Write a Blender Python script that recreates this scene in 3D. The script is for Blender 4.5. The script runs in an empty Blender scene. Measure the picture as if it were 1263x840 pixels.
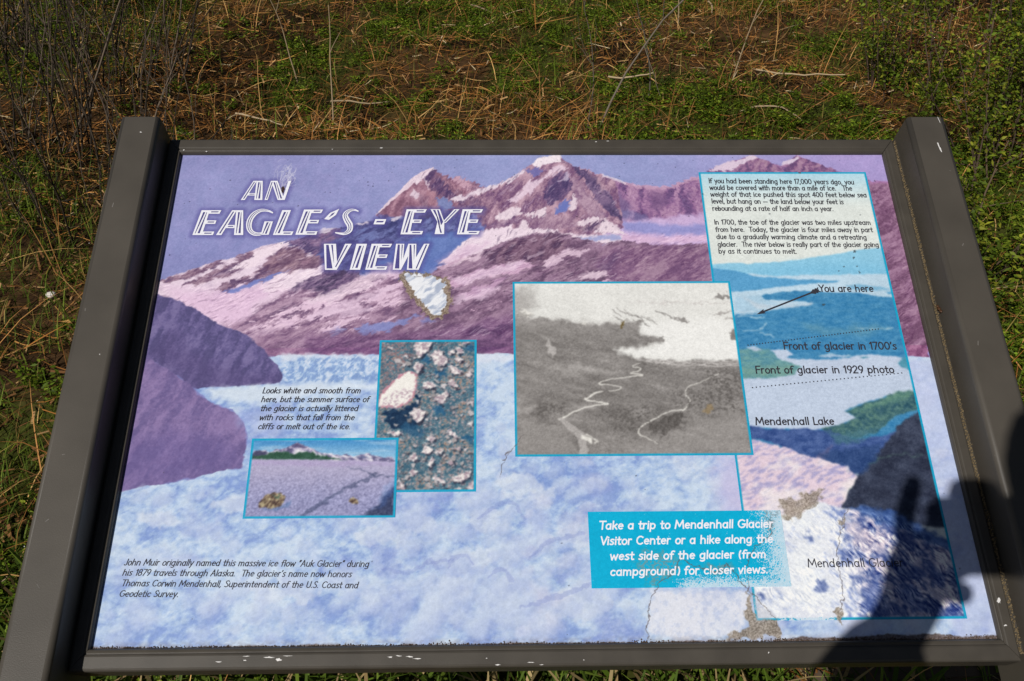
import bpy, math, random
import numpy as np
from mathutils import Vector, Matrix

R = math.radians
scene = bpy.context.scene
col = scene.collection
random.seed(7)
rng = np.random.default_rng(11)

# ------------------------------------------------------------------ camera
CAM = np.array([-0.0547, -0.8657, 1.5060])
YAW, PITCH, ROLL = R(1.4098), R(35.127), R(0.5532)
FPX, CX, CY = 1150.0, 631.5, 420.0
fwd = np.array([math.sin(YAW) * math.cos(PITCH), math.cos(YAW) * math.cos(PITCH), -math.sin(PITCH)])
rt = np.cross(fwd, [0, 0, 1]); rt /= np.linalg.norm(rt); up = np.cross(rt, fwd)
rt, up = math.cos(ROLL) * rt + math.sin(ROLL) * up, -math.sin(ROLL) * rt + math.cos(ROLL) * up
cam = bpy.data.cameras.new('camera'); camo = bpy.data.objects.new('camera', cam); col.objects.link(camo)
cam.sensor_fit = 'HORIZONTAL'; cam.sensor_width = 36.0; cam.lens = FPX / 1263.0 * 36.0
cam.clip_start = 0.02; cam.clip_end = 500
camo.matrix_world = Matrix(((rt[0], up[0], -fwd[0], CAM[0]), (rt[1], up[1], -fwd[1], CAM[1]),
                            (rt[2], up[2], -fwd[2], CAM[2]), (0, 0, 0, 1)))
scene.camera = camo

# ------------------------------------------------------------------ light
SUN = np.array([-0.44688, -0.61378, 0.65082])
w = bpy.data.worlds.new('World'); scene.world = w; w.use_nodes = True
nt = w.node_tree; nt.nodes.clear()
sky = nt.nodes.new('ShaderNodeTexSky'); sky.sky_type = 'NISHITA'; sky.sun_disc = False
sky.sun_elevation = math.asin(SUN[2]); sky.sun_rotation = math.atan2(SUN[0], SUN[1]) % (2 * math.pi)
bg = nt.nodes.new('ShaderNodeBackground'); bg.inputs['Strength'].default_value = 0.027
wo = nt.nodes.new('ShaderNodeOutputWorld')
nt.links.new(sky.outputs[0], bg.inputs[0]); nt.links.new(bg.outputs[0], wo.inputs[0])
sl = bpy.data.lights.new('sun', 'SUN'); sl.energy = 3.75; sl.angle = R(0.53); sl.color = (1.0, 0.965, 0.91)
so = bpy.data.objects.new('sun', sl); col.objects.link(so); so.location = (-3, -4, 6)
so.rotation_euler = Vector(-SUN).to_track_quat('-Z', 'Y').to_euler()
vs = scene.view_settings
scene.display_settings.display_device = 'sRGB'
vs.view_transform = 'Standard'; vs.look = 'None'; vs.exposure = 0.0; vs.gamma = 1.0; vs.use_curve_mapping = False
scene.cycles.max_bounces = 5

# ------------------------------------------------------------------ helpers
def tag(o, label=None, cat=None, group=None, kind=None):
    if label: o['label'] = label
    if cat: o['category'] = cat
    if group: o['group'] = group
    if kind: o['kind'] = kind
    return o

def empty(name, loc=(0, 0, 0)):
    o = bpy.data.objects.new(name, None); col.objects.link(o); o.location = loc; o.empty_display_size = 0.1
    return o

def link(name, me, mat=None, parent=None):
    o = bpy.data.objects.new(name, me); col.objects.link(o)
    if mat is not None: me.materials.append(mat)
    if parent is not None: o.parent = parent
    return o

def mesh_np(name, V, F, C=None, smooth=False):
    """V (n,3), F (k,m) all the same size, C (n,3) linear colours"""
    V = np.asarray(V, np.float32); F = np.asarray(F, np.int32)
    me = bpy.data.meshes.new(name)
    me.vertices.add(len(V)); me.vertices.foreach_set('co', V.ravel())
    k, m = F.shape
    me.loops.add(k * m); me.loops.foreach_set('vertex_index', F.ravel())
    me.polygons.add(k); me.polygons.foreach_set('loop_start', np.arange(0, k * m, m, dtype=np.int32))
    if smooth: me.polygons.foreach_set('use_smooth', np.ones(k, bool))
    me.update(calc_edges=True)
    if C is not None:
        a = me.color_attributes.new('Col', 'FLOAT_COLOR', 'POINT')
        rgba = np.ones((len(V), 4), np.float32); rgba[:, :3] = C
        a.data.foreach_set('color', rgba.ravel())
    return me

def mesh_py(name, V, F, smooth=False):
    me = bpy.data.meshes.new(name); me.from_pydata([tuple(map(float, v)) for v in V], [], F)
    if smooth:
        for p in me.polygons: p.use_smooth = True
    me.update(); return me

class MB:
    def __init__(s): s.V = []; s.F = []
    def add(s, V, F):
        n = len(s.V); s.V += [tuple(map(float, v)) for v in V]; s.F += [tuple(i + n for i in f) for f in F]
    def build(s, name, mat, parent=None, smooth=False): return link(name, mesh_py(name, s.V, s.F, smooth), mat, parent)

def lin(c):
    c = np.asarray(c, np.float64) / 255.0
    return np.where(c <= 0.04045, c / 12.92, ((c + 0.055) / 1.055) ** 2.4)

def material(name, base=(0.2, 0.2, 0.2), rough=0.6, spec=0.4, attr=False, noise=None, bump=None, trans=0.0):
    """noise = (scale, amount); bump = (scale, strength)"""
    m = bpy.data.materials.new(name); m.use_nodes = True
    t = m.node_tree; b = t.nodes['Principled BSDF']
    b.inputs['Roughness'].default_value = rough
    b.inputs['Specular IOR Level'].default_value = spec
    b.inputs['Base Color'].default_value = (*base, 1)
    src = None
    tc = t.nodes.new('ShaderNodeTexCoord')
    if attr:
        a = t.nodes.new('ShaderNodeAttribute'); a.attribute_name = 'Col'; src = a.outputs['Color']
    if noise:
        n = t.nodes.new('ShaderNodeTexNoise'); n.inputs['Scale'].default_value = noise[0]; n.inputs['Detail'].default_value = 6
        t.links.new(tc.outputs['Object'], n.inputs['Vector'])
        mr = t.nodes.new('ShaderNodeMapRange'); mr.inputs['From Min'].default_value = 0.25; mr.inputs['From Max'].default_value = 0.75
        mr.inputs['To Min'].default_value = 1 - noise[1]; mr.inputs['To Max'].default_value = 1 + noise[1]
        t.links.new(n.outputs['Fac'], mr.inputs['Value'])
        mx = t.nodes.new('ShaderNodeMix'); mx.data_type = 'RGBA'; mx.blend_type = 'MULTIPLY'; mx.inputs[0].default_value = 1
        if src is not None: t.links.new(src, mx.inputs[6])
        else: mx.inputs[6].default_value = (*base, 1)
        t.links.new(mr.outputs[0], mx.inputs[7]); src = mx.outputs[2]
    if src is not None: t.links.new(src, b.inputs['Base Color'])
    if bump:
        n = t.nodes.new('ShaderNodeTexNoise'); n.inputs['Scale'].default_value = bump[0]; n.inputs['Detail'].default_value = 4
        t.links.new(tc.outputs['Object'], n.inputs['Vector'])
        bp = t.nodes.new('ShaderNodeBump'); bp.inputs['Strength'].default_value = bump[1]; bp.inputs['Distance'].default_value = 0.002
        t.links.new(n.outputs['Fac'], bp.inputs['Height']); t.links.new(bp.outputs[0], b.inputs['Normal'])
    if trans:
        tr = t.nodes.new('ShaderNodeBsdfTranslucent'); ms = t.nodes.new('ShaderNodeMixShader'); ms.inputs[0].default_value = trans
        if src is not None: t.links.new(src, tr.inputs['Color'])
        else: tr.inputs['Color'].default_value = (*base, 1)
        out = t.nodes['Material Output']
        t.links.new(b.outputs[0], ms.inputs[1]); t.links.new(tr.outputs[0], ms.inputs[2]); t.links.new(ms.outputs[0], out.inputs['Surface'])
    return m

# ------------------------------------------------------------------ noise
NT = np.random.default_rng(3).random((256, 256)).astype(np.float32)
def vn(x, y, seed=0):
    x = x + seed * 17.31; y = y + seed * 9.77
    xi = np.floor(x).astype(np.int32); yi = np.floor(y).astype(np.int32)
    fx = x - xi; fy = y - yi
    fx = fx * fx * (3 - 2 * fx); fy = fy * fy * (3 - 2 * fy)
    x0 = xi & 255; x1 = (xi + 1) & 255; y0 = yi & 255; y1 = (yi + 1) & 255
    a = NT[y0, x0]; b = NT[y0, x1]; c = NT[y1, x0]; d = NT[y1, x1]
    return (a + (b - a) * fx) * (1 - fy) + (c + (d - c) * fx) * fy
def fbm(x, y, o=4, seed=0, gain=0.55):
    s = 0; a = 1; t = 0
    for i in range(o):
        s = s + a * vn(x, y, seed + i * 3.7); t += a; a *= gain; x = x * 2.03; y = y * 2.03
    return s / t
def sm(x, a, b):
    t = np.clip((x - a) / (b - a), 0, 1); return t * t * (3 - 2 * t)

# ------------------------------------------------------------------ sign placement (panel local axes)
PW, PH = 0.914, 0.6096
TH = R(28)
EX = np.array([1, 0, 0.0]); EY = np.array([0, math.cos(TH), math.sin(TH)]); EN = np.cross(EX, EY)
ORG = np.array([-PW / 2, -PH / 2 * math.cos(TH), 0.86 - PH / 2 * math.sin(TH)])
SIGN_MAT = Matrix(((EX[0], EY[0], EN[0], ORG[0]), (EX[1], EY[1], EN[1], ORG[1]), (EX[2], EY[2], EN[2], ORG[2]), (0, 0, 0, 1)))

def trace(pts, h=0.0):
    """reads a point measured on the reference view of the sign face as millimetres on the face (right, up)"""
    pts = np.asarray(pts, np.float64).reshape(-1, 2)
    d = ((pts[:, :1] - CX) / FPX) * rt + ((CY - pts[:, 1:]) / FPX) * up + fwd
    s = -((CAM - ORG) @ EN - h) / (d @ EN)
    X = CAM + s[:, None] * d - ORG
    return np.stack([X @ EX, X @ EY], 1) * 1000.0
def zm(ox, oy, sc, pts):
    return [(ox + x / sc, oy + y / sc) for x, y in pts]
Z1 = lambda p: zm(180, 190, 4.2, p)
Z2 = lambda p: zm(460, 185, 4.2, p)
Z3 = lambda p: zm(700, 185, 4.2, p)
Z4 = lambda p: zm(140, 340, 4.2, p)
Z5 = lambda p: zm(380, 310, 4.2, p)
Z6 = lambda p: zm(620, 335, 3.5, p)
Z7 = lambda p: zm(860, 200, 4.2, p)
Z8 = lambda p: zm(890, 370, 4.2, p)
Z9 = lambda p: zm(890, 540, 3.231, p)
ZA = lambda p: zm(225, 215, 6.315, p)
ZB = lambda p: zm(410, 240, 6.315, p)
ZR = lambda p: zm(450, 405, 4.0, p)
ZG = lambda p: zm(290, 470, 4.667, p)
ZC = lambda p: zm(700, 550, 3.36, p)

# ------------------------------------------------------------------ painter for the printed face (works in millimetres on the face)
STEP = 0.82
class Sheet:
    def __init__(s, x0, x1, y0, y1, STEP=STEP):
        s.x = np.arange(int((x1 - x0) / STEP) + 1) * ((x1 - x0) / int((x1 - x0) / STEP)) + x0
        s.y = np.arange(int((y1 - y0) / STEP) + 1) * ((y1 - y0) / int((y1 - y0) / STEP)) + y0
        s.P, s.Q = np.meshgrid(s.x, s.y); s.P = s.P.astype(np.float32); s.Q = s.Q.astype(np.float32)
        s.A = np.zeros(s.P.shape + (3,), np.float32)
    def win(s, lo, hi):
        i0, i1 = np.searchsorted(s.x, lo[0]), np.searchsorted(s.x, hi[0])
        j0, j1 = np.searchsorted(s.y, lo[1]), np.searchsorted(s.y, hi[1])
        return slice(j0, j1), slice(i0, i1)
    def mix(s, sl_, c, a):
        c = c(s.P[sl_], s.Q[sl_]) if callable(c) else np.asarray(c, np.float32)
        a = np.asarray(a, np.float32)[..., None]
        s.A[sl_] = s.A[sl_] * (1 - a) + c * a
    def mask(s, pts, soft=0.8, warp=None, mm=False):
        q = np.asarray(pts, float) if mm else trace(pts)
        pad = soft * 2 + (warp[0] * 1.2 if warp else 0) + 1
        sl_ = s.win(q.min(0) - pad, q.max(0) + pad)
        P, Q = s.P[sl_], s.Q[sl_]
        if P.size == 0: return sl_, np.zeros(P.shape)
        if warp:
            a, sc, sd = warp
            dx = (fbm(P / sc, Q / sc, 3, sd) - .5) * 2 * a; dy = (fbm(P / sc, Q / sc, 3, sd + 5) - .5) * 2 * a
            P = P + dx; Q = Q + dy
        return sl_, sm(-poly_sd(P, Q, q), -soft, soft)
    def fill(s, pts, c, soft=0.8, warp=None, alpha=1.0, tex=None, mm=False):
        sl_, m = s.mask(pts, soft, warp, mm)
        if m.size == 0: return
        m = m * alpha
        if tex is not None: m = m * tex(s.P[sl_], s.Q[sl_])
        s.mix(sl_, c, m)
    def line(s, pts, c, wd, alpha=1.0, wob=0.0, seed=0, mm=False, curve_=False):
        q = np.asarray(pts, float) if mm else trace(pts)
        if curve_:
            f = np.linspace(0, len(q) - 1, len(q) * 5); k = np.clip(f.astype(int), 0, len(q) - 2); t = (f - k)[:, None]
            g = lambda i: q[np.clip(i, 0, len(q) - 1)]
            wd = np.interp(f, np.arange(len(q)), np.broadcast_to(np.asarray(wd, float), (len(q),)))
            q = .5 * (2 * g(k) + (g(k + 1) - g(k - 1)) * t + (2 * g(k - 1) - 5 * g(k) + 4 * g(k + 1) - g(k + 2)) * t ** 2 + (3 * g(k) - g(k - 1) - 3 * g(k + 1) + g(k + 2)) * t ** 3)
        pad = max(np.max(wd), 1) + wob + 2
        sl_ = s.win(q.min(0) - pad, q.max(0) + pad); P, Q = s.P[sl_], s.Q[sl_]
        if P.size == 0: return
        if wob:
            P = P + (fbm(P / 6, Q / 6, 3, seed) - .5) * 2 * wob; Q = Q + (fbm(P / 6, Q / 6, 3, seed + 4) - .5) * 2 * wob
        wd = np.broadcast_to(np.asarray(wd, float), (len(q),))
        best = np.full(P.shape, 1e9, np.float32)
        for k in range(len(q) - 1):
            d, t = seg_d(P, Q, q[k], q[k + 1]); best = np.minimum(best, d - (wd[k] * (1 - t) + wd[k + 1] * t) / 2)
        s.mix(sl_, c, sm(-best, -0.5, 0.5) * alpha)

def seg_d(P, Q, a, b):
    e = b - a; l = float(e @ e) + 1e-9
    t = np.clip(((P - a[0]) * e[0] + (Q - a[1]) * e[1]) / l, 0, 1)
    return np.hypot(P - a[0] - t * e[0], Q - a[1] - t * e[1]), t
def poly_sd(P, Q, q):
    best = np.full(P.shape, 1e9, np.float32); ins = np.zeros(P.shape, bool)
    n = len(q)
    for k in range(n):
        a, b = q[k], q[(k + 1) % n]
        d, t = seg_d(P, Q, a, b); best = np.minimum(best, d)
        if abs(b[1] - a[1]) > 1e-9:
            ins ^= ((a[1] > Q) != (b[1] > Q)) & (P < (b[0] - a[0]) * (Q - a[1]) / (b[1] - a[1]) + a[0])
    return np.where(ins, -best, best)
def streak(P, Q, ang, L, Wd, seed=0, o=3):
    """noise drawn out along a direction; ang in degrees above the horizontal"""
    c, s_ = math.cos(R(ang)), math.sin(R(ang))
    wx = (fbm(P / 18, Q / 18, 2, seed + 2) - .5) * 10
    u = (P * c + Q * s_) / L; v = (-P * s_ + Q * c + wx) / Wd
    return fbm(u, v, o, seed)
def lerp(a, b, t):
    a = np.asarray(a, np.float32); b = np.asarray(b, np.float32); t = np.asarray(t)[..., None]
    return a * (1 - t) + b * t
def rock(dark, mid, light, ang, L, Wd, seed, snow=None, amt=0.0, sang=None, sl=None):
    def f(P, Q):
        n = streak(P, Q, ang, L, Wd, seed); n2 = fbm(P / 2.2, Q / 2.2, 3, seed + 9)
        t = np.clip((n - .5) * 2.6 + (n2 - .5) * 1.1 + .5, 0, 1)
        c = np.where((t < .5)[..., None], lerp(dark, mid, t * 2), lerp(mid, light, t * 2 - 1))
        if snow is not None:
            k = streak(P, Q, ang if sang is None else sang, (sl or L) * 1.1, Wd * 1.25, seed + 21)
            c = lerp(c, snow, sm(k + (n2 - .5) * .25, 1 - amt - .05, 1 - amt + .05))[..., :] if False else c * (1 - sm(k + (n2 - .5) * .25, 1 - amt - .05, 1 - amt + .05)[..., None]) + np.asarray(snow, np.float32) * sm(k + (n2 - .5) * .25, 1 - amt - .05, 1 - amt + .05)[..., None]
        return c
    return f
def tone(c, v, sc, seed, sx=1.0):
    """a colour with soft mottling of v levels"""
    def f(P, Q): return np.asarray(c, np.float32) + ((fbm(P / sc / sx, Q / sc, 4, seed) - .5) * 2 * v)[..., None]
    return f

# ================================================================== the printed painting
SH = Sheet(-1.0, 915.0, -6.5, 611.0)
P0, Q0 = SH.P, SH.Q
full = (slice(None), slice(None))
# --- sky
n = fbm(P0 / 60, Q0 / 40, 4, 1)
sky_c = lerp((146, 150, 206), (150, 160, 214), sm(P0, 150, 420)) * (1 - sm(P0, 560, 900)[..., None]) + np.array((168, 152, 212), np.float32) * sm(P0, 560, 900)[..., None]
sky_c = lerp(sky_c, (132, 138, 200), sm(580 - Q0, 0, 130) * .5)
sky_c = sky_c + ((n - .5) * 26)[..., None] + ((fbm(P0 / 9, Q0 / 9, 3, 4) - .5) * 12)[..., None] * np.array((1.3, .7, .8), np.float32)
SH.A[:] = sky_c

PUR_D, PUR_M, PUR_L = (96, 72, 116), (138, 98, 136), (178, 132, 162)
SNOW, PINK, SHADE = (238, 224, 232), (226, 182, 212), (122, 132, 204)
# --- far ridge on the right
ridge = Z3([(60, 90), (180, 130), (300, 170), (370, 188), (470, 192), (540, 190), (610, 160), (690, 138)]) + [(876, 209), (898, 200), (929, 192), (938, 196), (962, 205), (969, 200), (983, 192), (1000, 199), (1028, 211), (1062, 214), (1075, 225), (1110, 226), (1122, 300), (1140, 442), (860, 320), (730, 290)]
SH.fill(ridge, rock((112, 80, 132), (150, 104, 154), (186, 136, 176), 78, 30, 9, 31), soft=1.2, warp=(1.5, 7, 3))
SH.line(Z3([(300, 172), (370, 190), (470, 196), (540, 193), (610, 163), (690, 140)]), (214, 160, 190), 5, .7, 2, 5)
SH.line(Z3([(180, 132), (250, 155), (300, 172)]), SNOW, 4, .7, 1.5, 8)
SH.fill(Z3([(190, 190), (270, 220), (330, 300), (300, 360), (220, 310), (170, 240)]), (112, 92, 142), 5, (6, 14, 4), .75)
SH.fill(Z3([(200, 280), (300, 310), (420, 350), (420, 375), (260, 370)]), (120, 124, 180), 4, (6, 10, 6), .5)
SH.fill(Z3([(430, 220), (500, 210), (520, 280), (470, 330), (430, 300)]), (112, 82, 128), 5, (6, 14, 14), .55)
SH.fill(Z3([(590, 230), (650, 220), (640, 310), (600, 300)]), (106, 78, 130), 5, (6, 10, 15), .55)
SH.fill(Z3([(150, 370), (330, 372), (480, 355), (600, 335), (720, 330), (745, 480), (600, 500), (420, 490), (100, 480)]), tone((206, 178, 222), 12, 16, 12), 4, (5, 14, 18))
SH.fill(Z3([(280, 375), (420, 372), (560, 392), (715, 385), (720, 430), (560, 440), (400, 432), (300, 420)]), tone((144, 148, 214), 14, 12, 16, 3), 4, (4, 10, 20), .9)
SH.fill(Z3([(100, 438), (300, 440), (500, 452), (730, 440), (735, 470), (500, 480), (200, 470)]), tone((222, 184, 218), 10, 12, 19, 3), 3, (3, 10, 22), .9)
for pts, c in ((Z3([(730, 100), (830, 65), (900, 45), (960, 28), (985, 40), (960, 80), (900, 108), (740, 108)]), (226, 208, 226)),
               (Z3([(1110, 78), (1150, 45), (1195, 28), (1200, 45), (1160, 70), (1130, 84)]), (222, 206, 226))):
    SH.fill(pts, c, 1.2, (4, 8, 24), .95)
for pts in (Z3([(860, 100), (930, 62), (985, 36), (1040, 60), (1110, 100), (1100, 112), (880, 112)]), Z3([(1135, 85), (1165, 62), (1205, 38), (1300, 70), (1390, 105), (1390, 115), (1140, 110)])):
    SH.fill(pts, rock((108, 76, 122), (152, 100, 146), (180, 128, 160), 60, 18, 5, 33), 1, (3, 7, 25), .92)
SH.fill([(1062, 226), (1110, 224), (1122, 290), (1146, 442), (1120, 440), (1080, 300)], rock((122, 74, 112), (148, 94, 134), (172, 120, 156), 35, 26, 6, 36), 1.2, (3, 9, 26))
SH.line([(1068, 226), (1085, 225), (1105, 227)], (178, 112, 168), 5, .6, 2, 9)

# --- twin peak (middle left)
PK = rock((140, 82, 112), (168, 104, 130), (196, 138, 154), 68, 22, 7, 41)
SH.fill(Z2([(15, 338), (90, 265), (150, 215), (200, 160), (225, 135), (310, 98), (345, 118), (380, 140), (410, 150), (430, 135), (470, 150), (510, 170), (550, 190), (600, 190), (560, 330), (350, 350), (60, 370)]), PK, .9, (2, 7, 40))
SH.fill(Z2([(410, 150), (430, 135), (480, 150), (560, 192), (520, 225), (480, 200), (440, 170)]), rock((128, 84, 122), (170, 112, 140), (214, 160, 176), -35, 14, 4, 44), .9, (2, 6, 42))
SH.line(Z2([(20, 330), (90, 262), (150, 213), (205, 160), (250, 125), (312, 100)]), (238, 216, 222), [2, 3, 5, 8, 7, 5], .95, 1.6, 12)
SH.fill(Z2([(205, 165), (245, 128), (315, 99), (300, 120), (260, 150), (225, 178)]), (236, 218, 226), 1, (2.5, 6, 43))
SH.fill(Z2([(258, 150), (300, 108), (316, 100), (340, 125), (410, 190), (450, 238), (430, 255), (350, 242), (325, 225), (290, 190)]), rock((84, 62, 108), (104, 76, 118), (130, 92, 126), 60, 14, 4, 46), 1, (4, 7, 44))
SH.fill(Z2([(335, 120), (395, 150), (440, 195), (482, 232), (430, 232), (380, 190)]), rock((134, 84, 118), (166, 104, 130), (196, 136, 150), -50, 14, 4, 47), 1, (3, 7, 45), .95)
SH.fill(Z2([(280, 170), (315, 225), (345, 290), (330, 310), (300, 290), (280, 230)]), (198, 130, 142), 1.5, (3, 7, 48), .6)
SH.fill(Z2([(188, 235), (210, 205), (240, 235), (218, 256)]), (232, 214, 222), 1.2, (4, 6, 49), .9)
SH.fill(Z2([(262, 146), (282, 160), (296, 205), (280, 190)]), (228, 208, 220), 1, (2, 5, 50), .8)
SH.fill(Z2([(240, 230), (280, 240), (300, 310), (240, 320)]), (120, 80, 118), 4, (5, 9, 51), .5)
SH.fill(Z2([(325, 228), (390, 255), (420, 300), (350, 318)]), tone((118, 138, 196), 14, 8, 7), 1.5, (4, 7, 52), .9)
# --- main peak
MK = rock((124, 84, 126), (166, 114, 144), (204, 156, 172), 62, 24, 7, 55)
SH.fill(Z2([(440, 260), (480, 240), (560, 205), (660, 175), (740, 125), (800, 90), (880, 40), (965, 30), (1000, 65), (1090, 95), (1180, 130), (1260, 165), (1300, 400), (1160, 450), (900, 440), (760, 450), (580, 420), (540, 330)]), MK, .9, (2.2, 7, 54))
SH.fill(Z2([(450, 250), (520, 245), (560, 270), (600, 300), (580, 400), (540, 340), (440, 320)]), rock((96, 72, 116), (124, 88, 126), (160, 112, 140), 30, 14, 5, 57), 2, (5, 9, 58), .85)
SH.fill(Z2([(395, 262), (420, 245), (480, 230), (560, 203), (660, 172), (690, 172), (600, 212), (510, 240), (430, 266)]), SNOW, 1.2, (3, 7, 60), .9)
SH.fill(Z2([(660, 175), (740, 125), (790, 98), (785, 125), (725, 155), (690, 176)]), SNOW, 1.2, (3, 7, 61), .9)
SH.fill(Z2([(820, 72), (880, 32), (968, 28), (978, 60), (900, 72), (850, 88)]), (244, 234, 236), 1, (3, 6, 62))
SH.fill(Z2([(790, 105), (850, 85), (885, 105), (855, 132), (815, 128)]), (112, 112, 182), 1.5, (4, 6, 63), .9)
SH.fill(Z2([(690, 270), (760, 215), (820, 165), (900, 128), (958, 78), (1012, 88), (965, 112), (885, 152), (805, 222), (740, 268)]), (234, 208, 222), 1.5, (5, 8, 64), .92)
SH.fill(Z2([(885, 205), (930, 140), (985, 98), (1012, 130), (1052, 190), (1000, 242), (960, 272), (900, 285), (876, 245)]), rock((78, 62, 110), (98, 76, 122), (136, 104, 142), 66, 16, 5, 65), 1.2, (5, 8, 66))
SH.fill(Z2([(962, 168), (1000, 118), (1022, 132), (1000, 165), (980, 172)]), (206, 192, 216), 1.5, (4, 6, 67), .8)
SH.fill(Z2([(970, 52), (1010, 66), (1060, 118), (1110, 188), (1160, 262), (1230, 332), (1290, 372), (1250, 250), (1190, 190), (1150, 140), (1090, 108), (1030, 78)]), rock((84, 68, 112), (104, 84, 126), (132, 106, 144), -55, 26, 6, 68), 1, (4, 9, 69))
SH.fill(Z2([(1090, 98), (1150, 130), (1200, 190), (1190, 230), (1150, 150)]), (176, 138, 160), 2, (5, 8, 70), .55)
SH.fill(Z2([(1015, 135), (1052, 142), (1110, 212), (1160, 275), (1222, 345), (1150, 345), (1080, 300), (1042, 232)]), rock((144, 104, 142), (172, 130, 158), (196, 156, 176), -55, 22, 6, 71), 1.5, (4, 8, 72), .9)
SH.fill(Z2([(942, 315), (990, 258), (1032, 268), (1002, 312), (962, 332)]), (104, 122, 200), 1.5, (4, 6, 73), .95)
for p in ([(1008, 312), (1040, 233), (1070, 240), (1062, 288), (1032, 316)], [(788, 342), (880, 300), (916, 294), (900, 330), (830, 352)], [(630, 362), (652, 328), (720, 288), (782, 320), (732, 346), (660, 366)], [(1028, 388), (1110, 352), (1192, 345), (1150, 376), (1070, 398)], [(1150, 425), (1198, 348), (1262, 395), (1300, 440)], [(745, 410), (785, 352), (834, 410), (800, 435)]):
    SH.fill(Z2(p), (238, 222, 226), 1.2, (4, 7, int(p[0][0]) % 60), .93)
SH.fill(Z2([(596, 395), (660, 365), (740, 346), (782, 338), (742, 382), (680, 405), (620, 408)]), rock((110, 80, 122), (144, 104, 142), (196, 160, 180), 20, 12, 4, 74), 1.2, (4, 7, 75), .95)
SH.fill(Z2([(1058, 412), (1182, 360), (1202, 375), (1160, 412), (1090, 418)]), rock((86, 66, 106), (116, 88, 124), (170, 140, 160), 25, 10, 3, 76), 1.2, (4, 7, 77), .95)
SH.fill(Z2([(800, 360), (900, 330), (1030, 340), (1060, 400), (940, 420), (840, 405)]), rock((140, 100, 138), (170, 126, 154), (204, 164, 180), 30, 16, 5, 78), 2, (5, 8, 79), .7)

# --- shaded ridges behind the title
SH.fill(Z1([(720, 462), (820, 440), (900, 402), (935, 382), (1000, 385), (1090, 362), (1160, 345), (1290, 330), (1420, 330), (1600, 400), (1560, 560), (1330, 660), (1180, 650), (1100, 610), (960, 600), (880, 540), (800, 500)]), rock((66, 68, 128), (88, 88, 148), (110, 122, 184), 40, 16, 5, 81), 1, (3, 8, 82))
SH.fill(Z1([(720, 462), (900, 402), (1000, 388), (1040, 420), (930, 470), (880, 540), (800, 500)]), rock((88, 70, 116), (118, 92, 134), (150, 116, 152), 35, 12, 4, 83), 1.5, (4, 8, 84), .9)
SH.fill(Z2([(20, 335), (120, 350), (250, 320), (350, 300), (480, 330), (560, 400), (430, 440), (200, 470), (0, 440)]), rock((62, 66, 122), (86, 90, 150), (116, 128, 188), 40, 14, 5, 85), 3, (6, 10, 86), .85)
for p in ([(895, 398), (935, 380), (985, 384), (930, 408)], [(1085, 364), (1155, 345), (1152, 356), (1100, 372)], [(1270, 335), (1320, 315), (1330, 325), (1290, 345)]):
    SH.fill(Z1(p), (226, 216, 230), 1, (3, 6, 87), .85)
SH.fill(Z2([(120, 470), (330, 420), (440, 420), (585, 405), (500, 455), (440, 505), (340, 590), (290, 640), (140, 690), (0, 690), (-60, 640), (60, 560)]), tone((92, 118, 192), 16, 16, 88, 2), 3, (6, 12, 89))
SH.fill(Z2([(300, 440), (460, 430), (440, 480), (360, 540), (300, 560)]), tone((112, 140, 206), 12, 10, 90), 6, (6, 10, 91), .6)
# --- pink snowfield under the main peak
SH.fill(Z2([(340, 588), (395, 545), (440, 502), (500, 452), (580, 408), (700, 398), (800, 415), (900, 405), (1000, 430), (1120, 440), (1290, 440), (1290, 490), (1100, 470), (950, 430), (860, 432), (780, 455), (700, 475), (600, 515), (500, 562), (400, 592)]), tone((238, 220, 228), 9, 18, 92, 2), 1.3, (3, 9, 93))
SH.fill(Z2([(340, 588), (440, 520), (520, 490), (600, 480), (500, 562), (400, 592)]), (222, 180, 214), 6, (6, 10, 94), .55)
SH.fill(Z2([(1040, 452), (1280, 440), (1280, 470), (1150, 468)]), (152, 162, 216), 2, (3, 8, 95), .85)
# --- middle mountain: dark red-violet shoulder
MID = rock((108, 78, 110), (136, 100, 132), (166, 128, 158), 32, 26, 7, 101, snow=(226, 178, 206), amt=.20, sang=26, sl=30)
c_top = Z2([(290, 645), (340, 605), (440, 573), (520, 540), (600, 508), (700, 464), (780, 450), (860, 428), (950, 425), (1100, 465), (1200, 485)]) + Z3([(230, 475), (320, 476), (400, 482), (500, 497), (620, 487), (730, 476), (760, 700)])
SH.fill(c_top + [(900, 440), (400, 440), (330, 438), (345, 400), (440, 350), (500, 345)], MID, 1, (2.5, 8, 102))
SH.fill(Z2([(560, 545), (700, 475), (820, 440), (930, 440), (1010, 480), (990, 540), (880, 590), (760, 580), (620, 590)]), rock((84, 58, 92), (112, 76, 106), (146, 104, 132), 62, 16, 5, 103), 4, (6, 10, 104), .9)
SH.fill(Z3([(180, 500), (420, 495), (640, 500), (735, 490), (760, 690), (250, 690), (140, 600)]), rock((118, 80, 122), (148, 104, 142), (176, 134, 162), 38, 26, 6, 105), 5, (6, 12, 106), .9)
SH.fill(Z3([(150, 600), (230, 555), (300, 520), (260, 580), (190, 640)]), (96, 70, 112), 4, (6, 10, 107), .6)
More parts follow.
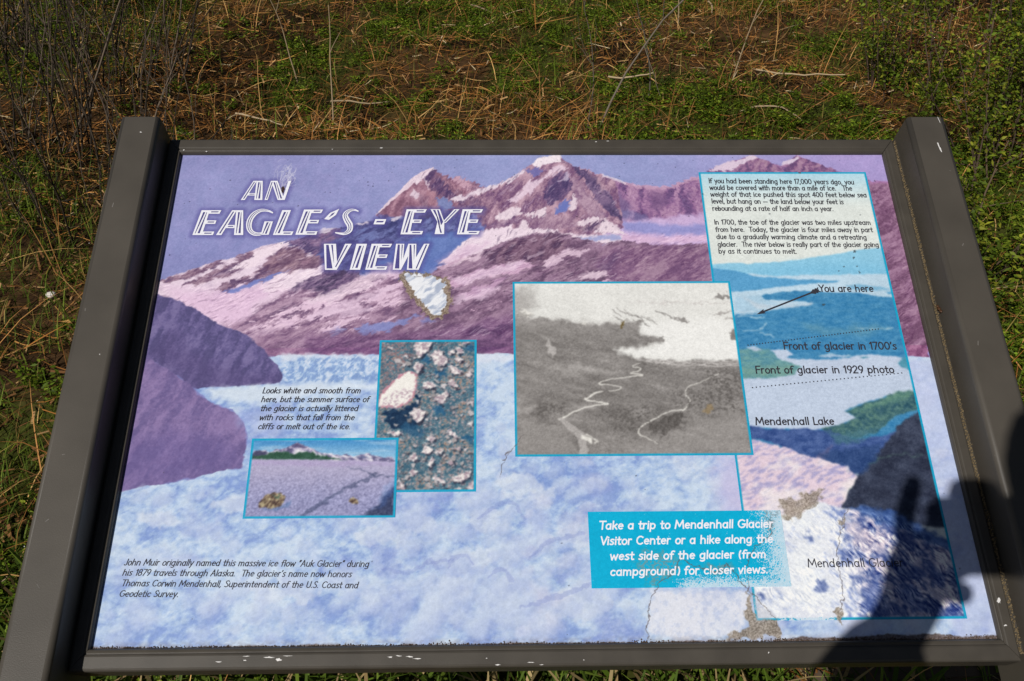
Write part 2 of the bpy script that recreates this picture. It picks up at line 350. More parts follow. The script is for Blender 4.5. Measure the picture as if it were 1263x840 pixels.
for k, (p, c) in enumerate((([(380, 592), (480, 556), (568, 528), (560, 546), (480, 582), (395, 604)], (236, 206, 218)),
             ([(888, 602), (940, 548), (1000, 518), (1132, 508), (1100, 536), (1000, 556), (950, 592), (902, 617)], (232, 200, 218)),
             ([(380, 690), (500, 642), (640, 600), (790, 586), (842, 600), (760, 642), (640, 642), (540, 672), (420, 720)], (224, 172, 206)),
             ([(440, 760), (560, 700), (700, 660), (640, 720), (520, 770)], (206, 158, 196)),
             ([(1055, 668), (1110, 628), (1165, 640), (1250, 640), (1160, 668)], (236, 210, 222)),
             ([(330, 610), (400, 580), (520, 532), (440, 580), (350, 622)], (214, 170, 196)))):
    SH.fill(Z2(p), c, 1.5, (6, 9, 108 + k), .85)
# --- left mountain
SH.fill(Z1([(62, 662), (150, 625), (300, 580), (400, 552), (480, 528), (600, 480), (700, 456), (760, 473), (860, 520), (905, 548), (930, 590), (1000, 600), (1000, 900), (700, 1050), (40, 760)]), tone((234, 214, 228), 8, 22, 120, 2), 1, (2, 8, 121))
SH.fill(Z1([(90, 690), (420, 700), (620, 680), (700, 700), (600, 800), (560, 900), (700, 1040), (300, 860)]), (232, 190, 222), 14, (10, 24, 122), .75)
DRK = rock((98, 70, 110), (132, 94, 124), (166, 124, 148), 32, 18, 5, 123, snow=(234, 208, 222), amt=.25, sang=30, sl=20)
for k, p in enumerate(([(62, 664), (150, 627), (300, 582), (420, 548), (330, 600), (220, 640), (120, 668)], [(170, 692), (260, 640), (330, 610), (430, 580), (500, 545), (470, 590), (520, 590), (440, 640), (360, 640), (260, 680)], [(480, 530), (560, 498), (640, 480), (570, 540), (500, 580), (470, 570)], [(560, 622), (600, 560), (690, 492), (740, 476), (860, 522), (915, 552), (880, 592), (790, 602), (720, 612), (640, 645), (560, 668), (480, 688), (396, 720), (360, 700), (440, 660)])):
    SH.fill(Z1(p), DRK, 1.4, (7, 10, 125 + k), .95)
SH.fill(Z1([(600, 580), (690, 500), (760, 490), (880, 540), (880, 585), (760, 595), (660, 620)]), rock((104, 70, 104), (134, 92, 120), (176, 128, 144), 40, 14, 5, 130), 3, (5, 8, 131), .8)
SH.fill(Z1([(420, 602), (500, 560), (600, 486), (705, 458), (728, 474), (650, 520), (590, 560), (540, 588), (480, 592)]), (244, 226, 232), 1.2, (5, 9, 132))
SH.fill(Z1([(390, 722), (480, 684), (600, 642), (700, 612), (748, 600), (700, 626), (560, 684), (460, 712)]), (118, 132, 206), 1.5, (4, 8, 133), .95)
SH.fill(Z1([(800, 560), (850, 540), (850, 570), (800, 580)]), (206, 150, 168), 2, (4, 6, 134), .6)
SH.fill(Z1([(600, 690), (760, 610), (900, 600), (840, 650), (720, 690), (640, 730)]), (244, 226, 234), 5, (6, 10, 135), .7)
# lower dark rib
SH.fill(Z1([(650, 775), (740, 700), (850, 640), (960, 598), (1080, 608), (1160, 650), (1235, 686), (1100, 712), (960, 742), (800, 752), (700, 765), (600, 806)]), rock((78, 62, 100), (106, 84, 124), (136, 108, 146), 52, 12, 4, 136), 1.2, (5, 8, 137))
SH.fill(Z1([(900, 745), (980, 715), (1040, 720), (960, 745)]), (134, 152, 214), 1.5, (3, 6, 138), .7)
# snow and rock apron down to the ice
SH.fill(Z4([(560, 250), (680, 240), (760, 160), (860, 110), (960, 60), (1100, 95), (1180, 80), (1260, 20), (1420, -60), (1500, -40), (1480, 200), (1260, 410), (810, 416), (700, 330)]), rock((116, 84, 122), (152, 112, 146), (190, 150, 178), 24, 22, 5, 140, snow=(232, 196, 218), amt=.42, sang=24, sl=26), 5, (6, 12, 141), .95)
SH.fill(Z4([(980, 120), (1100, 90), (1260, 20), (1440, -70), (1500, -60), (1400, 20), (1260, 90), (1120, 150)]), (238, 214, 226), 3, (7, 9, 142), .75)
SH.fill(Z4([(560, 262), (720, 300), (1000, 290), (1260, 300), (1480, 250), (1480, 420), (810, 420), (700, 340)]), rock((118, 84, 122), (142, 104, 142), (164, 124, 158), 24, 28, 7, 143), 12, (8, 14, 144), .8)
SH.fill(Z5([(255, 405), (330, 380), (440, 372), (560, 335), (600, 340), (480, 380), (390, 420), (270, 425)]), tone((128, 142, 208), 14, 8, 145), 2, (7, 9, 146), .85)
SH.fill(Z5([(90, 420), (160, 390), (200, 400), (150, 440)]), (136, 146, 206), 3, (6, 8, 147), .6)
SH.fill(Z5([(580, 360), (640, 350), (660, 370), (600, 385)]), (120, 132, 200), 2, (5, 8, 148), .7)
SH.fill(Z5([(0, 440), (260, 440), (700, 400), (1080, 330), (1080, 535), (0, 545)]), rock((98, 66, 110), (122, 82, 128), (146, 106, 148), 18, 28, 6, 149), 9, (6, 12, 150), .85)
for k, p in enumerate(([(0, 330), (120, 280), (260, 230), (400, 185), (500, 165), (420, 205), (280, 260), (120, 320), (0, 360)], [(100, 320), (240, 270), (360, 285), (300, 310), (160, 335)], [(740, 150), (860, 110), (1000, 70), (1130, 60), (1060, 100), (900, 150), (760, 175)], [(700, 270), (860, 210), (1000, 180), (940, 230), (800, 270)])):
    SH.fill(Z5(p), (230, 200, 222), 2.5, (7, 9, 151 + k), .75)
# --- brushwork: edges broken into fingers along the slope
def brush(sl_, ang, along, L, Wd, iso, seed, wgt):
    P, Q = SH.P[sl_], SH.Q[sl_]
    k = (streak(P, Q, ang, L, Wd, seed, 3) - .5) * 2 * along * wgt
    dx = k * math.cos(R(ang)) + (fbm(P / 3.5, Q / 3.5, 3, seed + 3) - .5) * 2 * iso * wgt
    dy = k * math.sin(R(ang)) + (fbm(P / 3.5, Q / 3.5, 3, seed + 6) - .5) * 2 * iso * wgt
    j = np.clip(np.round((Q + dy - SH.y[0]) / (SH.y[1] - SH.y[0])), 0, len(SH.y) - 1).astype(int)
    i = np.clip(np.round((P + dx - SH.x[0]) / (SH.x[1] - SH.x[0])), 0, len(SH.x) - 1).astype(int)
    SH.A[sl_] = SH.A[j, i]
for w0, w1, yl, yh, an, al in ((0, 330, 330, 520, 27, 7), (330, 915, 350, 500, 30, 6), (300, 560, 480, 606, 62, 6), (560, 915, 500, 606, -40, 4)):
    q_ = SH.win((w0, yl), (w1, yh)); Pq, Qq = SH.P[q_], SH.Q[q_]
    wg = sm(Pq, w0 - 1, w0 + 30) * (1 - sm(Pq, w1 - 30, w1 + 1)) * sm(Qq, yl, yl + 20) * (1 - sm(Qq, yh - 30, yh + 1))
    brush(q_, an, al, 16, 2.2, 1.7, 155 + int(an), wg)
# thin rock ribs scratched into the snow, and snow into the rock
for sd, an, lo, hi, cc, am, (wx0, wx1, wy0, wy1) in ((156, 27, .60, .68, (136, 104, 140), .4, (2, 360, 340, 505)), (157, 29, .61, .68, (226, 202, 220), .42, (60, 560, 345, 500)), (158, 60, .63, .70, (100, 78, 118), .45, (300, 560, 470, 600)), (159, 58, .63, .70, (224, 200, 216), .4, (320, 560, 470, 596))):
    q_ = SH.win((wx0, wy0), (wx1, wy1)); Pq, Qq = SH.P[q_], SH.Q[q_]
    lum = SH.A[q_].mean(-1); hue_sky = (SH.A[q_][..., 2] - SH.A[q_][..., 0] > 34)
    sel = sm(lum, 185, 205) if cc[0] < 150 else 1 - sm(lum, 130, 165)
    SH.mix(q_, cc, sm(streak(Pq, Qq, an, 13, 1.7, sd, 3), lo, hi) * sm(fbm(Pq / 26, Qq / 22, 2, sd + 30), .42, .6) * sel * np.where(hue_sky, 0, 1) * am)
# soften and grey the brushwork a little, as sun-faded print
q_ = SH.win((-2, 330), (916, 611)); B = SH.A[q_]
def blur(B):
    B = B.copy(); B[1:-1] = (B[:-2] + 2 * B[1:-1] + B[2:]) / 4; B[:, 1:-1] = (B[:, :-2] + 2 * B[:, 1:-1] + B[:, 2:]) / 4; return B
B = B * .55 + blur(B) * .45
lum = B.mean(-1, keepdims=True); warm_ = sm(B[..., 0] - B[..., 2] + 8, 0, 30)[..., None]
B = B * (1 - .30 * warm_) + (lum * np.array((1.02, .93, 1.07), np.float32)) * .30 * warm_
B = B * .86 + lum * np.array((1.03, .95, 1.06), np.float32) * .14
Pq, Qq = SH.P[q_], SH.Q[q_]
rocky = (1 - sm(B[..., 2] - B[..., 0], 22, 40))
hi_ = sm(Qq, 480, 500)
det = (streak(Pq, Qq, 27, 8, 1.25, 166, 3) - .5) * (1 - hi_) + (streak(Pq, Qq, 62, 7, 1.3, 167, 3) * .6 + streak(Pq, Qq, -48, 7, 1.3, 168, 3) * .4 - .5) * hi_
det = det * sm(fbm(Pq / 24, Qq / 20, 2, 164), .36, .6)
SH.A[q_] = B + (det * 62 * rocky)[..., None] * np.array((1, 1.05, .85), np.float32) + ((fbm(Pq / 1.6, Qq / 1.6, 2, 169) - .5) * 16)[..., None]
# --- near hills on the left
SH.fill(Z4([(200, 85), (225, 92), (330, 130), (420, 170), (500, 225), (580, 270), (660, 290), (730, 340), (780, 390), (810, 425), (870, 470), (880, 540), (840, 560), (430, 588), (330, 520), (150, 415), (120, 420)]), rock((86, 80, 126), (103, 94, 144), (122, 112, 160), 70, 24, 7, 160), 1.2, (2.5, 8, 161))
SH.fill(Z4([(160, 400), (300, 300), (430, 390), (560, 470), (830, 530), (840, 560), (430, 590), (330, 525)]), (88, 76, 124), 14, (10, 20, 162), .5)
SH.fill(Z4([(140, 408), (160, 415), (290, 490), (400, 570), (440, 610), (500, 650), (580, 690), (640, 705), (675, 760), (690, 840), (705, 980), (560, 1020), (350, 1060), (240, 1090), (30, 1130)]), rock((110, 96, 147), (125, 108, 158), (141, 121, 170), 62, 34, 9, 163), 1.2, (2.5, 8, 164))
SH.fill(Z4([(30, 900), (300, 800), (620, 880), (690, 990), (240, 1080), (30, 1130)]), (106, 92, 152), 16, (10, 20, 165), .4)

# --- the ice
def ice(P, Q):
    wx = (fbm(P / 30, Q / 30, 3, 171) - .5) * 12; wy = (fbm(P / 30, Q / 30, 3, 172) - .5) * 12
    a = fbm((P + wx) / 34, (Q + wy) / 26, 5, 170, .6)
    b = streak(P + wx, Q + wy, 34, 20, 6, 174, 4)
    f_ = fbm((P + wx * .4) / 7, (Q + wy * .4) / 5, 4, 176, .62)
    bil = np.abs(fbm((P + wx) / 17, (Q + wy) / 14, 4, 173, .5) - .5) * 2; bil = np.exp(-bil * 3.2)
    t = np.clip((a - .5) * 1.7 + (b - .5) * 1.0 + (f_ - .5) * 1.0 + (.62 - bil) * .42 + .55 + (fbm(P / 90, Q / 70, 2, 175) - .5) * .6, 0, 1)
    c = np.where((t < .5)[..., None], lerp((134, 160, 216), (171, 195, 231), t * 2), lerp((171, 195, 231), (202, 219, 240), t * 2 - 1))
    warm = sm(P, 420, 760) * sm(fbm(P / 40, Q / 40, 3, 177), .42, .7)
    c = lerp(c, (220, 220, 236), warm * .5)
    return c
top = [(331, 441), (345, 438), (368, 437.5), (420, 438), (470, 438), (560, 436), (640, 436.5), (900, 438), (1128, 440), (1146, 441), (1250, 442)]
hill = [(298, 578), (306, 540), (301, 520), (288, 505), (262, 497), (244, 483), (240, 479), (300, 476), (345, 473), (349, 462), (340, 450)]
SH.fill(top + [(1300, 830), (80, 830), (130, 606), (148, 606.5), (170, 601), (193, 598), (240, 590), (270, 581), (298, 578)] + hill[1:], ice, 1.1, (2.2, 7, 178))
SH.fill([(345, 438), (470, 438), (640, 437), (640, 445), (470, 449), (350, 446)], (222, 228, 242), 3, (4, 8, 179), .8)
SH.fill(Z4([(880, 440), (1000, 420), (1260, 420), (1400, 425), (1400, 545), (1260, 548), (1000, 556), (880, 555)]), rock((126, 156, 208), (164, 192, 228), (210, 222, 242), 55, 7, 3.5, 180), 3, (5, 8, 181), .85)
SH.fill(Z4([(470, 590), (700, 575), (1000, 562), (1400, 548), (1400, 590), (1100, 610), (900, 640), (640, 660), (520, 640)]), tone((216, 228, 242), 6, 18, 182, 3), 5, (6, 12, 183), .9)
SH.fill(Z4([(640, 690), (760, 680), (900, 660), (880, 830), (700, 830)]), tone((166, 178, 226), 16, 10, 184), 8, (8, 12, 185), .6)
SH.fill([(1108, 442), (1240, 442), (1300, 800), (1180, 800)], tone((196, 206, 238), 10, 20, 186), 6, (5, 12, 187), .8)
for k, (x, y, rx, ry) in enumerate(((540, 612, 26, 10), (508, 628, 30, 12), (470, 690, 20, 18), (655, 640, 18, 12), (690, 705, 24, 8), (640, 668, 16, 14), (730, 600, 30, 14), (760, 780, 34, 12), (250, 655, 24, 6), (230, 690, 18, 7), (560, 700, 60, 6), (490, 745, 16, 20), (630, 730, 26, 16), (370, 750, 14, 6), (420, 700, 16, 10))):
    SH.fill([(x + rx * math.cos(a), y + ry * math.sin(a)) for a in np.linspace(0, 6.28, 12)[:-1]], (146, 160, 216), 7, (14, 12, 190 + k), .45)
for k, (x, y, rx, ry) in enumerate(((600, 640, 22, 16), (668, 612, 16, 12), (520, 650, 20, 14), (590, 690, 20, 14), (730, 660, 40, 18), (720, 740, 40, 22), (470, 660, 30, 14), (350, 730, 40, 12), (300, 620, 40, 10), (200, 640, 30, 10), (560, 720, 20, 20), (640, 600, 30, 12), (840, 760, 26, 26))):
    SH.fill([(x + rx * math.cos(a), y + ry * math.sin(a)) for a in np.linspace(0, 6.28, 12)[:-1]], (222, 228, 240), 4, (12, 12, 220 + k), .6)
# rounded ice towers, drawn from the back to the front: pale crown, blue underside
g_i = np.random.default_rng(77)
lump_ = [(g_i.uniform(115, 1215), g_i.uniform(500, 790)) for _ in range(330)] + [(g_i.normal(600, 90), g_i.uniform(600, 780)) for _ in range(150)]
for k, (x, y) in enumerate(sorted(lump_, key=lambda v: v[1])):
    if x < 320 and y < 600: continue
    c_ = trace([(x, y)])[0]; s_ = g_i.uniform(6, 15) * (.6 + .6 * (y - 500) / 290); a_ = g_i.uniform(.75, 1.3); rot = g_i.uniform(.1, .9)
    th_ = np.linspace(0, 6.283, 11)[:-1]; ca, sa = math.cos(rot), math.sin(rot)
    ring = np.stack([c_[0] + s_ * (a_ * np.cos(th_) * ca - .8 * np.sin(th_) * sa), c_[1] + s_ * (a_ * np.cos(th_) * sa + .8 * np.sin(th_) * ca)], 1)
    SH.fill(ring + np.array((s_ * .25, -s_ * .38)), (140, 158, 214), s_ * .35, (s_ * .55, s_ * .8, 260 + k % 40), .26, mm=True)
    SH.fill(ring, (211, 223, 241) if x < 640 or k % 3 else (224, 224, 238), s_ * .40, (s_ * .5, s_ * .7, 260 + k % 40), .34, mm=True)
SH.A[SH.win((-2, -8), (916, 335))] += ((fbm(SH.P[SH.win((-2, -8), (916, 335))] / 4, SH.Q[SH.win((-2, -8), (916, 335))] / 4, 3, 299) - .5) * 14)[..., None]
# serac outlines
for k, p in enumerate(([(590, 640), (612, 624), (632, 620), (648, 640)], [(552, 700), (560, 688), (574, 685), (584, 696)], [(520, 700), (532, 690), (540, 702)], [(600, 712), (620, 702), (632, 716)], [(652, 690), (680, 668), (720, 658)], [(470, 700), (500, 706), (530, 694), (560, 690)], [(640, 750), (690, 735), (728, 720)])):
    SH.line(p, (134, 148, 206), [2, 5, 4, 2][:len(p)], .35, 3, 240 + k, curve_=True)
# violet cast beside the coast picture
SH.fill([(880, 562), (912, 562), (930, 640), (890, 640)], (196, 186, 228), 14, (8, 14, 248), .6)

# --- title: white cut letters with dark slits; the print carries a violet halo round them
LET, SLIT = [], []
def quad(z, b0, b1, yb, t0, t1, yt, slits=2):
    LET.append(z([(b0, yb), (b1, yb), (t1, yt), (t0, yt)]))
    if slits:
        X = lambda f, e: ((b0 + (b1 - b0) * f) * (1 - e) + (t0 + (t1 - t0) * f) * e, yb * (1 - e) + yt * e)
        if slits == 1: SLIT.append(z([X(.38, .06), X(.62, .06), X(.62, .94), X(.38, .94)]))
        if slits == 2:
            SLIT.append(z([X(.20, .06), X(.25, .06), X(.52, .92), X(.30, .92)]))
            SLIT.append(z([X(.48, .07), X(.70, .07), X(.74, .92), X(.70, .92)]))
def arm(z, p):
    LET.append(z(p)); c = np.mean(p, 0); q = [c + (np.array(v) - c) * np.array((.62, .28)) for v in p]
    SLIT.append(z([tuple(v) for v in q]))
def curve(z, pts, wd):
    pts = np.array(pts, float); f = np.linspace(0, len(pts) - 1, 40)
    k = np.clip(f.astype(int), 0, len(pts) - 2); t = f - k
    g = lambda i: pts[np.clip(i, 0, len(pts) - 1)]
    p = .5 * ((2 * g(k)) + (-g(k - 1) + g(k + 1)) * t[:, None] + (2 * g(k - 1) - 5 * g(k) + 4 * g(k + 1) - g(k + 2)) * (t ** 2)[:, None] + (-g(k - 1) + 3 * g(k) - 3 * g(k + 1) + g(k + 2)) * (t ** 3)[:, None])
    ww = np.interp(f, np.arange(len(wd)), wd)
    d = np.gradient(p, axis=0); d /= np.linalg.norm(d, axis=1)[:, None]; nrm = np.stack([-d[:, 1], d[:, 0]], 1)
    LET.append(z([tuple(v) for v in np.concatenate([p + nrm * ww[:, None] / 2, (p - nrm * ww[:, None] / 2)[::-1]])]))
    for o_, h_, a, b in ((.20, .06, 4, 36), (-.14, .05, 5, 35)):
        s1 = p[a:b] + nrm[a:b] * (ww[a:b] * (o_ + h_))[:, None]; s2 = p[a:b] + nrm[a:b] * (ww[a:b] * (o_ - h_))[:, None]
        SLIT.append(z([tuple(v) for v in np.concatenate([s1, s2[::-1]])]))
def letter_e(z, bl, br, yb, tl, tr, yt, ttop, tmid, tbot, h):
    quad(z, bl, br, yb, tl, tr, yt)
    f = lambda e: (br * (1 - e) + tr * e)
    arm(z, [(f(1) - 2, yt), (ttop, yt), (ttop - 15, yt + h), (f(.87) - 2, yt + h)])
    ym = yt + (yb - yt) * .41
    arm(z, [(f(.6) - 2, ym), (tmid, ym), (tmid - 10, ym + h), (f(.46) - 2, ym + h)])
    arm(z, [(f(0) - 2, yb), (tbot, yb), (tbot + 11, yb - h), (f(.14) - 2, yb - h)])
quad(ZA, 455, 486, 201, 554, 580, 52, 1); quad(ZA, 560, 623, 201, 578, 626, 52); arm(ZA, [(505, 166), (572, 166), (574, 148), (518, 148)])
quad(ZA, 640, 664, 201, 690, 714, 52, 1); quad(ZA, 742, 796, 201, 690, 742, 52); quad(ZA, 776, 797, 201, 826, 848, 52, 0)
letter_e(ZA, 78, 152, 474, 150, 214, 281, 304, 266, 238, 27)
quad(ZA, 262, 304, 474, 388, 424, 281, 1); quad(ZA, 402, 474, 474, 420, 474, 281); arm(ZA, [(336, 420), (406, 420), (408, 396), (352, 396)])
curve(ZA, [(706, 302), (662, 284), (606, 284), (552, 318), (522, 370), (522, 425), (552, 460), (606, 466), (650, 440)], [10, 16, 24, 38, 44, 42, 32, 22, 12]); quad(ZA, 610, 672, 472, 640, 706, 368)
quad(ZA, 705, 770, 474, 778, 846, 280); arm(ZA, [(768, 474), (852, 474), (866, 446), (776, 446)])
letter_e(ZA, 880, 950, 472, 948, 1014, 276, 1096, 1066, 1042, 27)
LET.append(ZA([(1104, 350), (1150, 302), (1222, 270), (1196, 318), (1142, 356)])); SLIT.append(ZA([(1140, 338), (1165, 308), (1188, 298), (1172, 318)]))
curve(ZB, [(204, 132), (168, 120), (128, 130), (100, 162), (116, 205), (136, 240), (132, 280), (90, 306), (22, 298)], [8, 14, 26, 42, 50, 50, 40, 20, 8])
arm(ZB, [(320, 233), (404, 233), (420, 193), (335, 193)])
letter_e(ZB, 530, 602, 311, 578, 644, 116, 736, 698, 696, 26)
LET.append(ZB([(765, 116), (838, 116), (872, 214), (870, 309), (796, 309), (818, 214)])); SLIT += [ZB([(782, 122), (800, 122), (852, 300), (840, 300), (834, 214)]), ZB([(815, 122), (826, 122), (862, 214), (846, 240)])]
quad(ZB, 852, 884, 222, 948, 990, 116, 1)
letter_e(ZB, 970, 1042, 311, 1014, 1080, 116, 1174, 1138, 1136, 26)
LET.append(Z1([(922, 466), (985, 466), (990, 560), (1032, 466), (1066, 466), (988, 601), (928, 601)])); SLIT += [Z1([(934, 472), (946, 472), (966, 594), (936, 594)]), Z1([(960, 472), (968, 472), (974, 570)]), Z1([(1040, 474), (1046, 474), (984, 588), (980, 586)])]
quad(ZB, 135, 216, 587, 188, 270, 385)
letter_e(ZB, 256, 326, 587, 306, 376, 385, 466, 432, 418, 27)
LET.append(ZB([(496, 385), (560, 385), (552, 500), (592, 385), (654, 385), (652, 490), (714, 385), (756, 385), (672, 587), (580, 587), (590, 480), (534, 587), (470, 587)]))
SLIT += [ZB([(510, 392), (524, 392), (520, 578), (486, 578)]), ZB([(540, 392), (548, 392), (536, 520)]), ZB([(602, 394), (614, 394), (622, 578), (594, 578)]), ZB([(634, 394), (642, 394), (634, 520)]), ZB([(728, 392), (738, 392), (656, 578), (648, 578)])]
bx = [trace(l) for l in LET]; allp = np.concatenate(bx)
sw = SH.win(allp.min(0) - 16, allp.max(0) + 16); Ps, Qs = SH.P[sw], SH.Q[sw]
dmin = np.full(Ps.shape, 1e3, np.float32)
for q in bx:
    c0 = q.min(0) - 14; c1 = q.max(0) + 14
    i = slice(*np.searchsorted(Qs[:, 0], (c0[1], c1[1]))); j = slice(*np.searchsorted(Ps[0], (c0[0], c1[0])))
    dmin[i, j] = np.minimum(dmin[i, j], poly_sd(Ps[i, j], Qs[i, j], q))
SH.mix(sw, (88, 82, 152), (1 - sm(dmin, 0, 8)) * .58)

def shadowless_specks(S, seed, n, x0, x1, y0, y1, c=(38, 36, 50), r=(.5, 1.3)):
    g = np.random.default_rng(seed)
    for _ in range(n):
        x, y, rr = g.uniform(x0, x1), g.uniform(y0, y1), g.uniform(*r)
        q = [(x + rr * math.cos(a) * g.uniform(.7, 1.4), y + rr * math.sin(a) * g.uniform(.6, 1)) for a in np.linspace(0, 6.28, 7)[:-1]]
        S.fill(q, c, .45, None, g.uniform(.5, .95), mm=True)

# ================================================================== insets on the face
CYAN = (24, 166, 206)
def inset(corners, bw=2.6, step=STEP):
    q = trace(corners); lo = q.min(0); hi = q.max(0)
    # a printed picture is a true rectangle on the face
    x0, x1 = (q[0, 0] + q[3, 0]) / 2, (q[1, 0] + q[2, 0]) / 2
    y1, y0 = (q[0, 1] + q[1, 1]) / 2, (q[2, 1] + q[3, 1]) / 2
    S = Sheet(x0, x1, y0, y1, step); S.rect = (x0, x1, y0, y1); S.bw = bw
    return S
def border(S, c=CYAN):
    x0, x1, y0, y1 = S.rect
    d = np.minimum(np.minimum(S.P - x0, x1 - S.P), np.minimum(S.Q - y0, y1 - S.Q))
    S.mix(full, c, 1 - sm(d, S.bw - .5, S.bw + .3))

# ---- coast picture
S1 = inset([(863, 211), (1070, 214), (1190, 761), (930, 768)])
S1.A[:] = lerp((226, 232, 228), (176, 218, 236), sm(S1.Q, 520, 598))
S1.A[:] = S1.A + ((fbm(S1.P / 30, S1.Q / 30, 3, 301) - .5) * 10)[..., None]
S1.fill(Z7([(60, 530), (200, 521), (260, 531), (300, 521), (400, 519), (560, 500), (700, 480), (820, 456), (1000, 440), (1100, 900), (60, 900)]), tone((146, 204, 232), 6, 20, 302), .8, (1.5, 8, 303))
S1.fill(Z7([(300, 560), (500, 530), (700, 520), (1000, 540), (1020, 600), (300, 600)]), (122, 190, 226), 14, None, .6)
S1.fill(Z7([(60, 590), (270, 578), (400, 590), (600, 586), (800, 582), (1040, 578), (1100, 900), (60, 900)]), tone((190, 216, 234), 6, 20, 304, 3), 1.2, (1.5, 8, 305))
S1.fill(Z7([(60, 548), (120, 556), (180, 560), (260, 580), (290, 590), (430, 602), (520, 608), (640, 612), (742, 616), (720, 624), (600, 630), (450, 645), (330, 660), (200, 672), (60, 676)]), tone((92, 162, 208), 8, 12, 306), .9, (1.5, 6, 307))
S1.fill(Z7([(200, 700), (330, 690), (420, 740), (600, 730), (480, 755), (300, 770), (190, 800)]), tone((176, 208, 230), 10, 9, 308, 3), 2, (3, 8, 309))
S1.fill(Z7([(335, 694), (360, 684), (440, 672), (560, 668), (640, 672), (700, 678), (800, 678), (880, 684), (940, 696), (1060, 702), (1200, 1500), (150, 1500), (190, 790), (300, 778), (420, 762), (520, 748), (604, 734), (560, 722), (440, 716), (352, 712)]),
        lambda P, Q: lerp((50, 124, 176), (84, 150, 192), np.clip((fbm(P / 7, Q / 2.0, 5, 310, .7) - .5) * 2.4 + .5, 0, 1)), .8, (1.5, 6, 311))
S1.fill(Z7([(770, 640), (830, 634), (880, 640), (960, 650), (1000, 664), (880, 668), (800, 660)]), (70, 150, 196), 2, (2, 6, 312), .5)
S1.fill(Z7([(980, 672), (1030, 668), (1050, 682), (990, 684)]), (84, 156, 200), 1, (1, 6, 313))
for p in ([(230, 700), (320, 765), (420, 745), (330, 735)], [(430, 742), (600, 728), (590, 742), (470, 752)]):
    S1.fill(Z7(p), (206, 214, 224), 2.5, (3, 6, 314), .6)
for k, p in enumerate(([(195, 772), (240, 780), (280, 776), (330, 786), (300, 790), (220, 788)], [(320, 760), (370, 755), (360, 768)])):
    S1.line(Z7(p), (214, 226, 236), 1.2, .8, 2, 315 + k)
for k, p in enumerate(([(90, 92), (130, 88), (170, 95), (220, 92)], [(110, 160), (160, 158), (200, 150), (230, 118)], [(200, 170), (250, 180), (270, 195)], [(140, 250), (170, 240), (200, 262)], [(510, 290), (560, 286), (640, 292), (668, 286)], [(700, 150), (800, 150), (880, 146)])):
    S1.line(Z8(p), (196, 220, 232), 1.4, .75, 3, 320 + k)
S1.fill(Z8([(430, 120), (560, 150), (800, 130), (860, 150), (700, 180), (450, 170)]), (110, 158, 176), 7, (6, 9, 327), .55)
LAKE = tone((194, 208, 230), 5, 22, 330)
S1.fill(Z8([(60, 255), (240, 250), (330, 300), (420, 345), (390, 390), (240, 410), (90, 412)]), lambda P, Q: lerp((84, 142, 164), (116, 164, 164), np.clip((fbm(P / 6, Q / 2.2, 4, 331) - .5) * 2.4 + .5, 0, 1)), 1.5, (2, 6, 332))
S1.fill(Z8([(110, 350), (330, 330), (400, 350), (380, 385), (240, 402), (120, 405)]), (132, 168, 150), 6, (4, 8, 333), .6)
S1.fill(Z8([(130, 250), (160, 240), (180, 250), (215, 262), (170, 266)]), LAKE, 1, (2, 5, 334), .9)
S1.fill(Z8([(252, 260), (330, 256), (372, 285), (332, 300), (360, 306), (432, 306), (520, 310), (640, 302), (700, 290), (760, 281), (850, 290), (935, 300), (918, 330), (930, 348), (1040, 372), (1060, 490), (880, 490), (700, 545), (640, 575), (700, 610), (580, 664), (480, 676), (100, 655), (60, 410), (240, 406), (380, 386), (412, 342), (342, 322), (292, 300), (272, 276)]), LAKE, .8, (1.6, 5, 335))
S1.fill(Z8([(505, 290), (560, 286), (660, 290), (640, 296), (520, 296)]), LAKE, 1, (2, 5, 336), .9)
S1.fill(Z8([(712, 300), (740, 294), (770, 298), (735, 305)]), (84, 150, 176), .7, (1, 5, 337))
S1.fill(Z8([(915, 330), (935, 300), (960, 290), (1060, 300), (1060, 372), (985, 368), (932, 350)]), tone((80, 148, 172), 16, 5, 338), 1, (2, 5, 339))
GRN = lambda P, Q: lerp((46, 86, 104), (104, 142, 130), np.clip((fbm(P / 3, Q / 2.2, 4, 340, .65) - .5) * 2.4 + .45, 0, 1))
S1.fill(Z8([(636, 575), (690, 560), (720, 545), (800, 520), (860, 500), (905, 478), (1000, 472), (1050, 480), (1060, 560), (900, 600), (800, 690), (640, 720), (540, 700), (520, 665), (600, 650), (700, 615)]), GRN, .9, (2.5, 6, 341))
S1.fill(Z8([(860, 505), (905, 480), (1000, 474), (960, 510), (880, 530), (760, 560), (700, 580), (660, 576), (760, 540)]), (112, 156, 134), 3, (4, 6, 342), .6)
SLOPE = lambda P, Q: lerp((48, 74, 134), (84, 108, 164), np.clip((fbm(P / 8, Q / 4, 5, 343, .62) - .5) * 2.4 + .5, 0, 1))
S1.fill(Z8([(100, 650), (200, 660), (300, 672), (420, 668), (560, 676), (600, 690), (700, 720), (860, 700), (1000, 640), (1100, 900), (560, 900), (400, 810), (300, 750), (200, 724), (100, 720)]), SLOPE, 1, (2.5, 7, 344))
S1.fill(Z8([(540, 680), (640, 690), (760, 670), (830, 640), (780, 700), (700, 740), (600, 750)]), tone((72, 116, 130), 20, 5, 345), 3, (5, 7, 346), .75)
S1.fill(Z9([(370, 75), (400, 60), (440, 30), (420, 85)]), (128, 116, 150), 2, (4, 5, 347), .7)
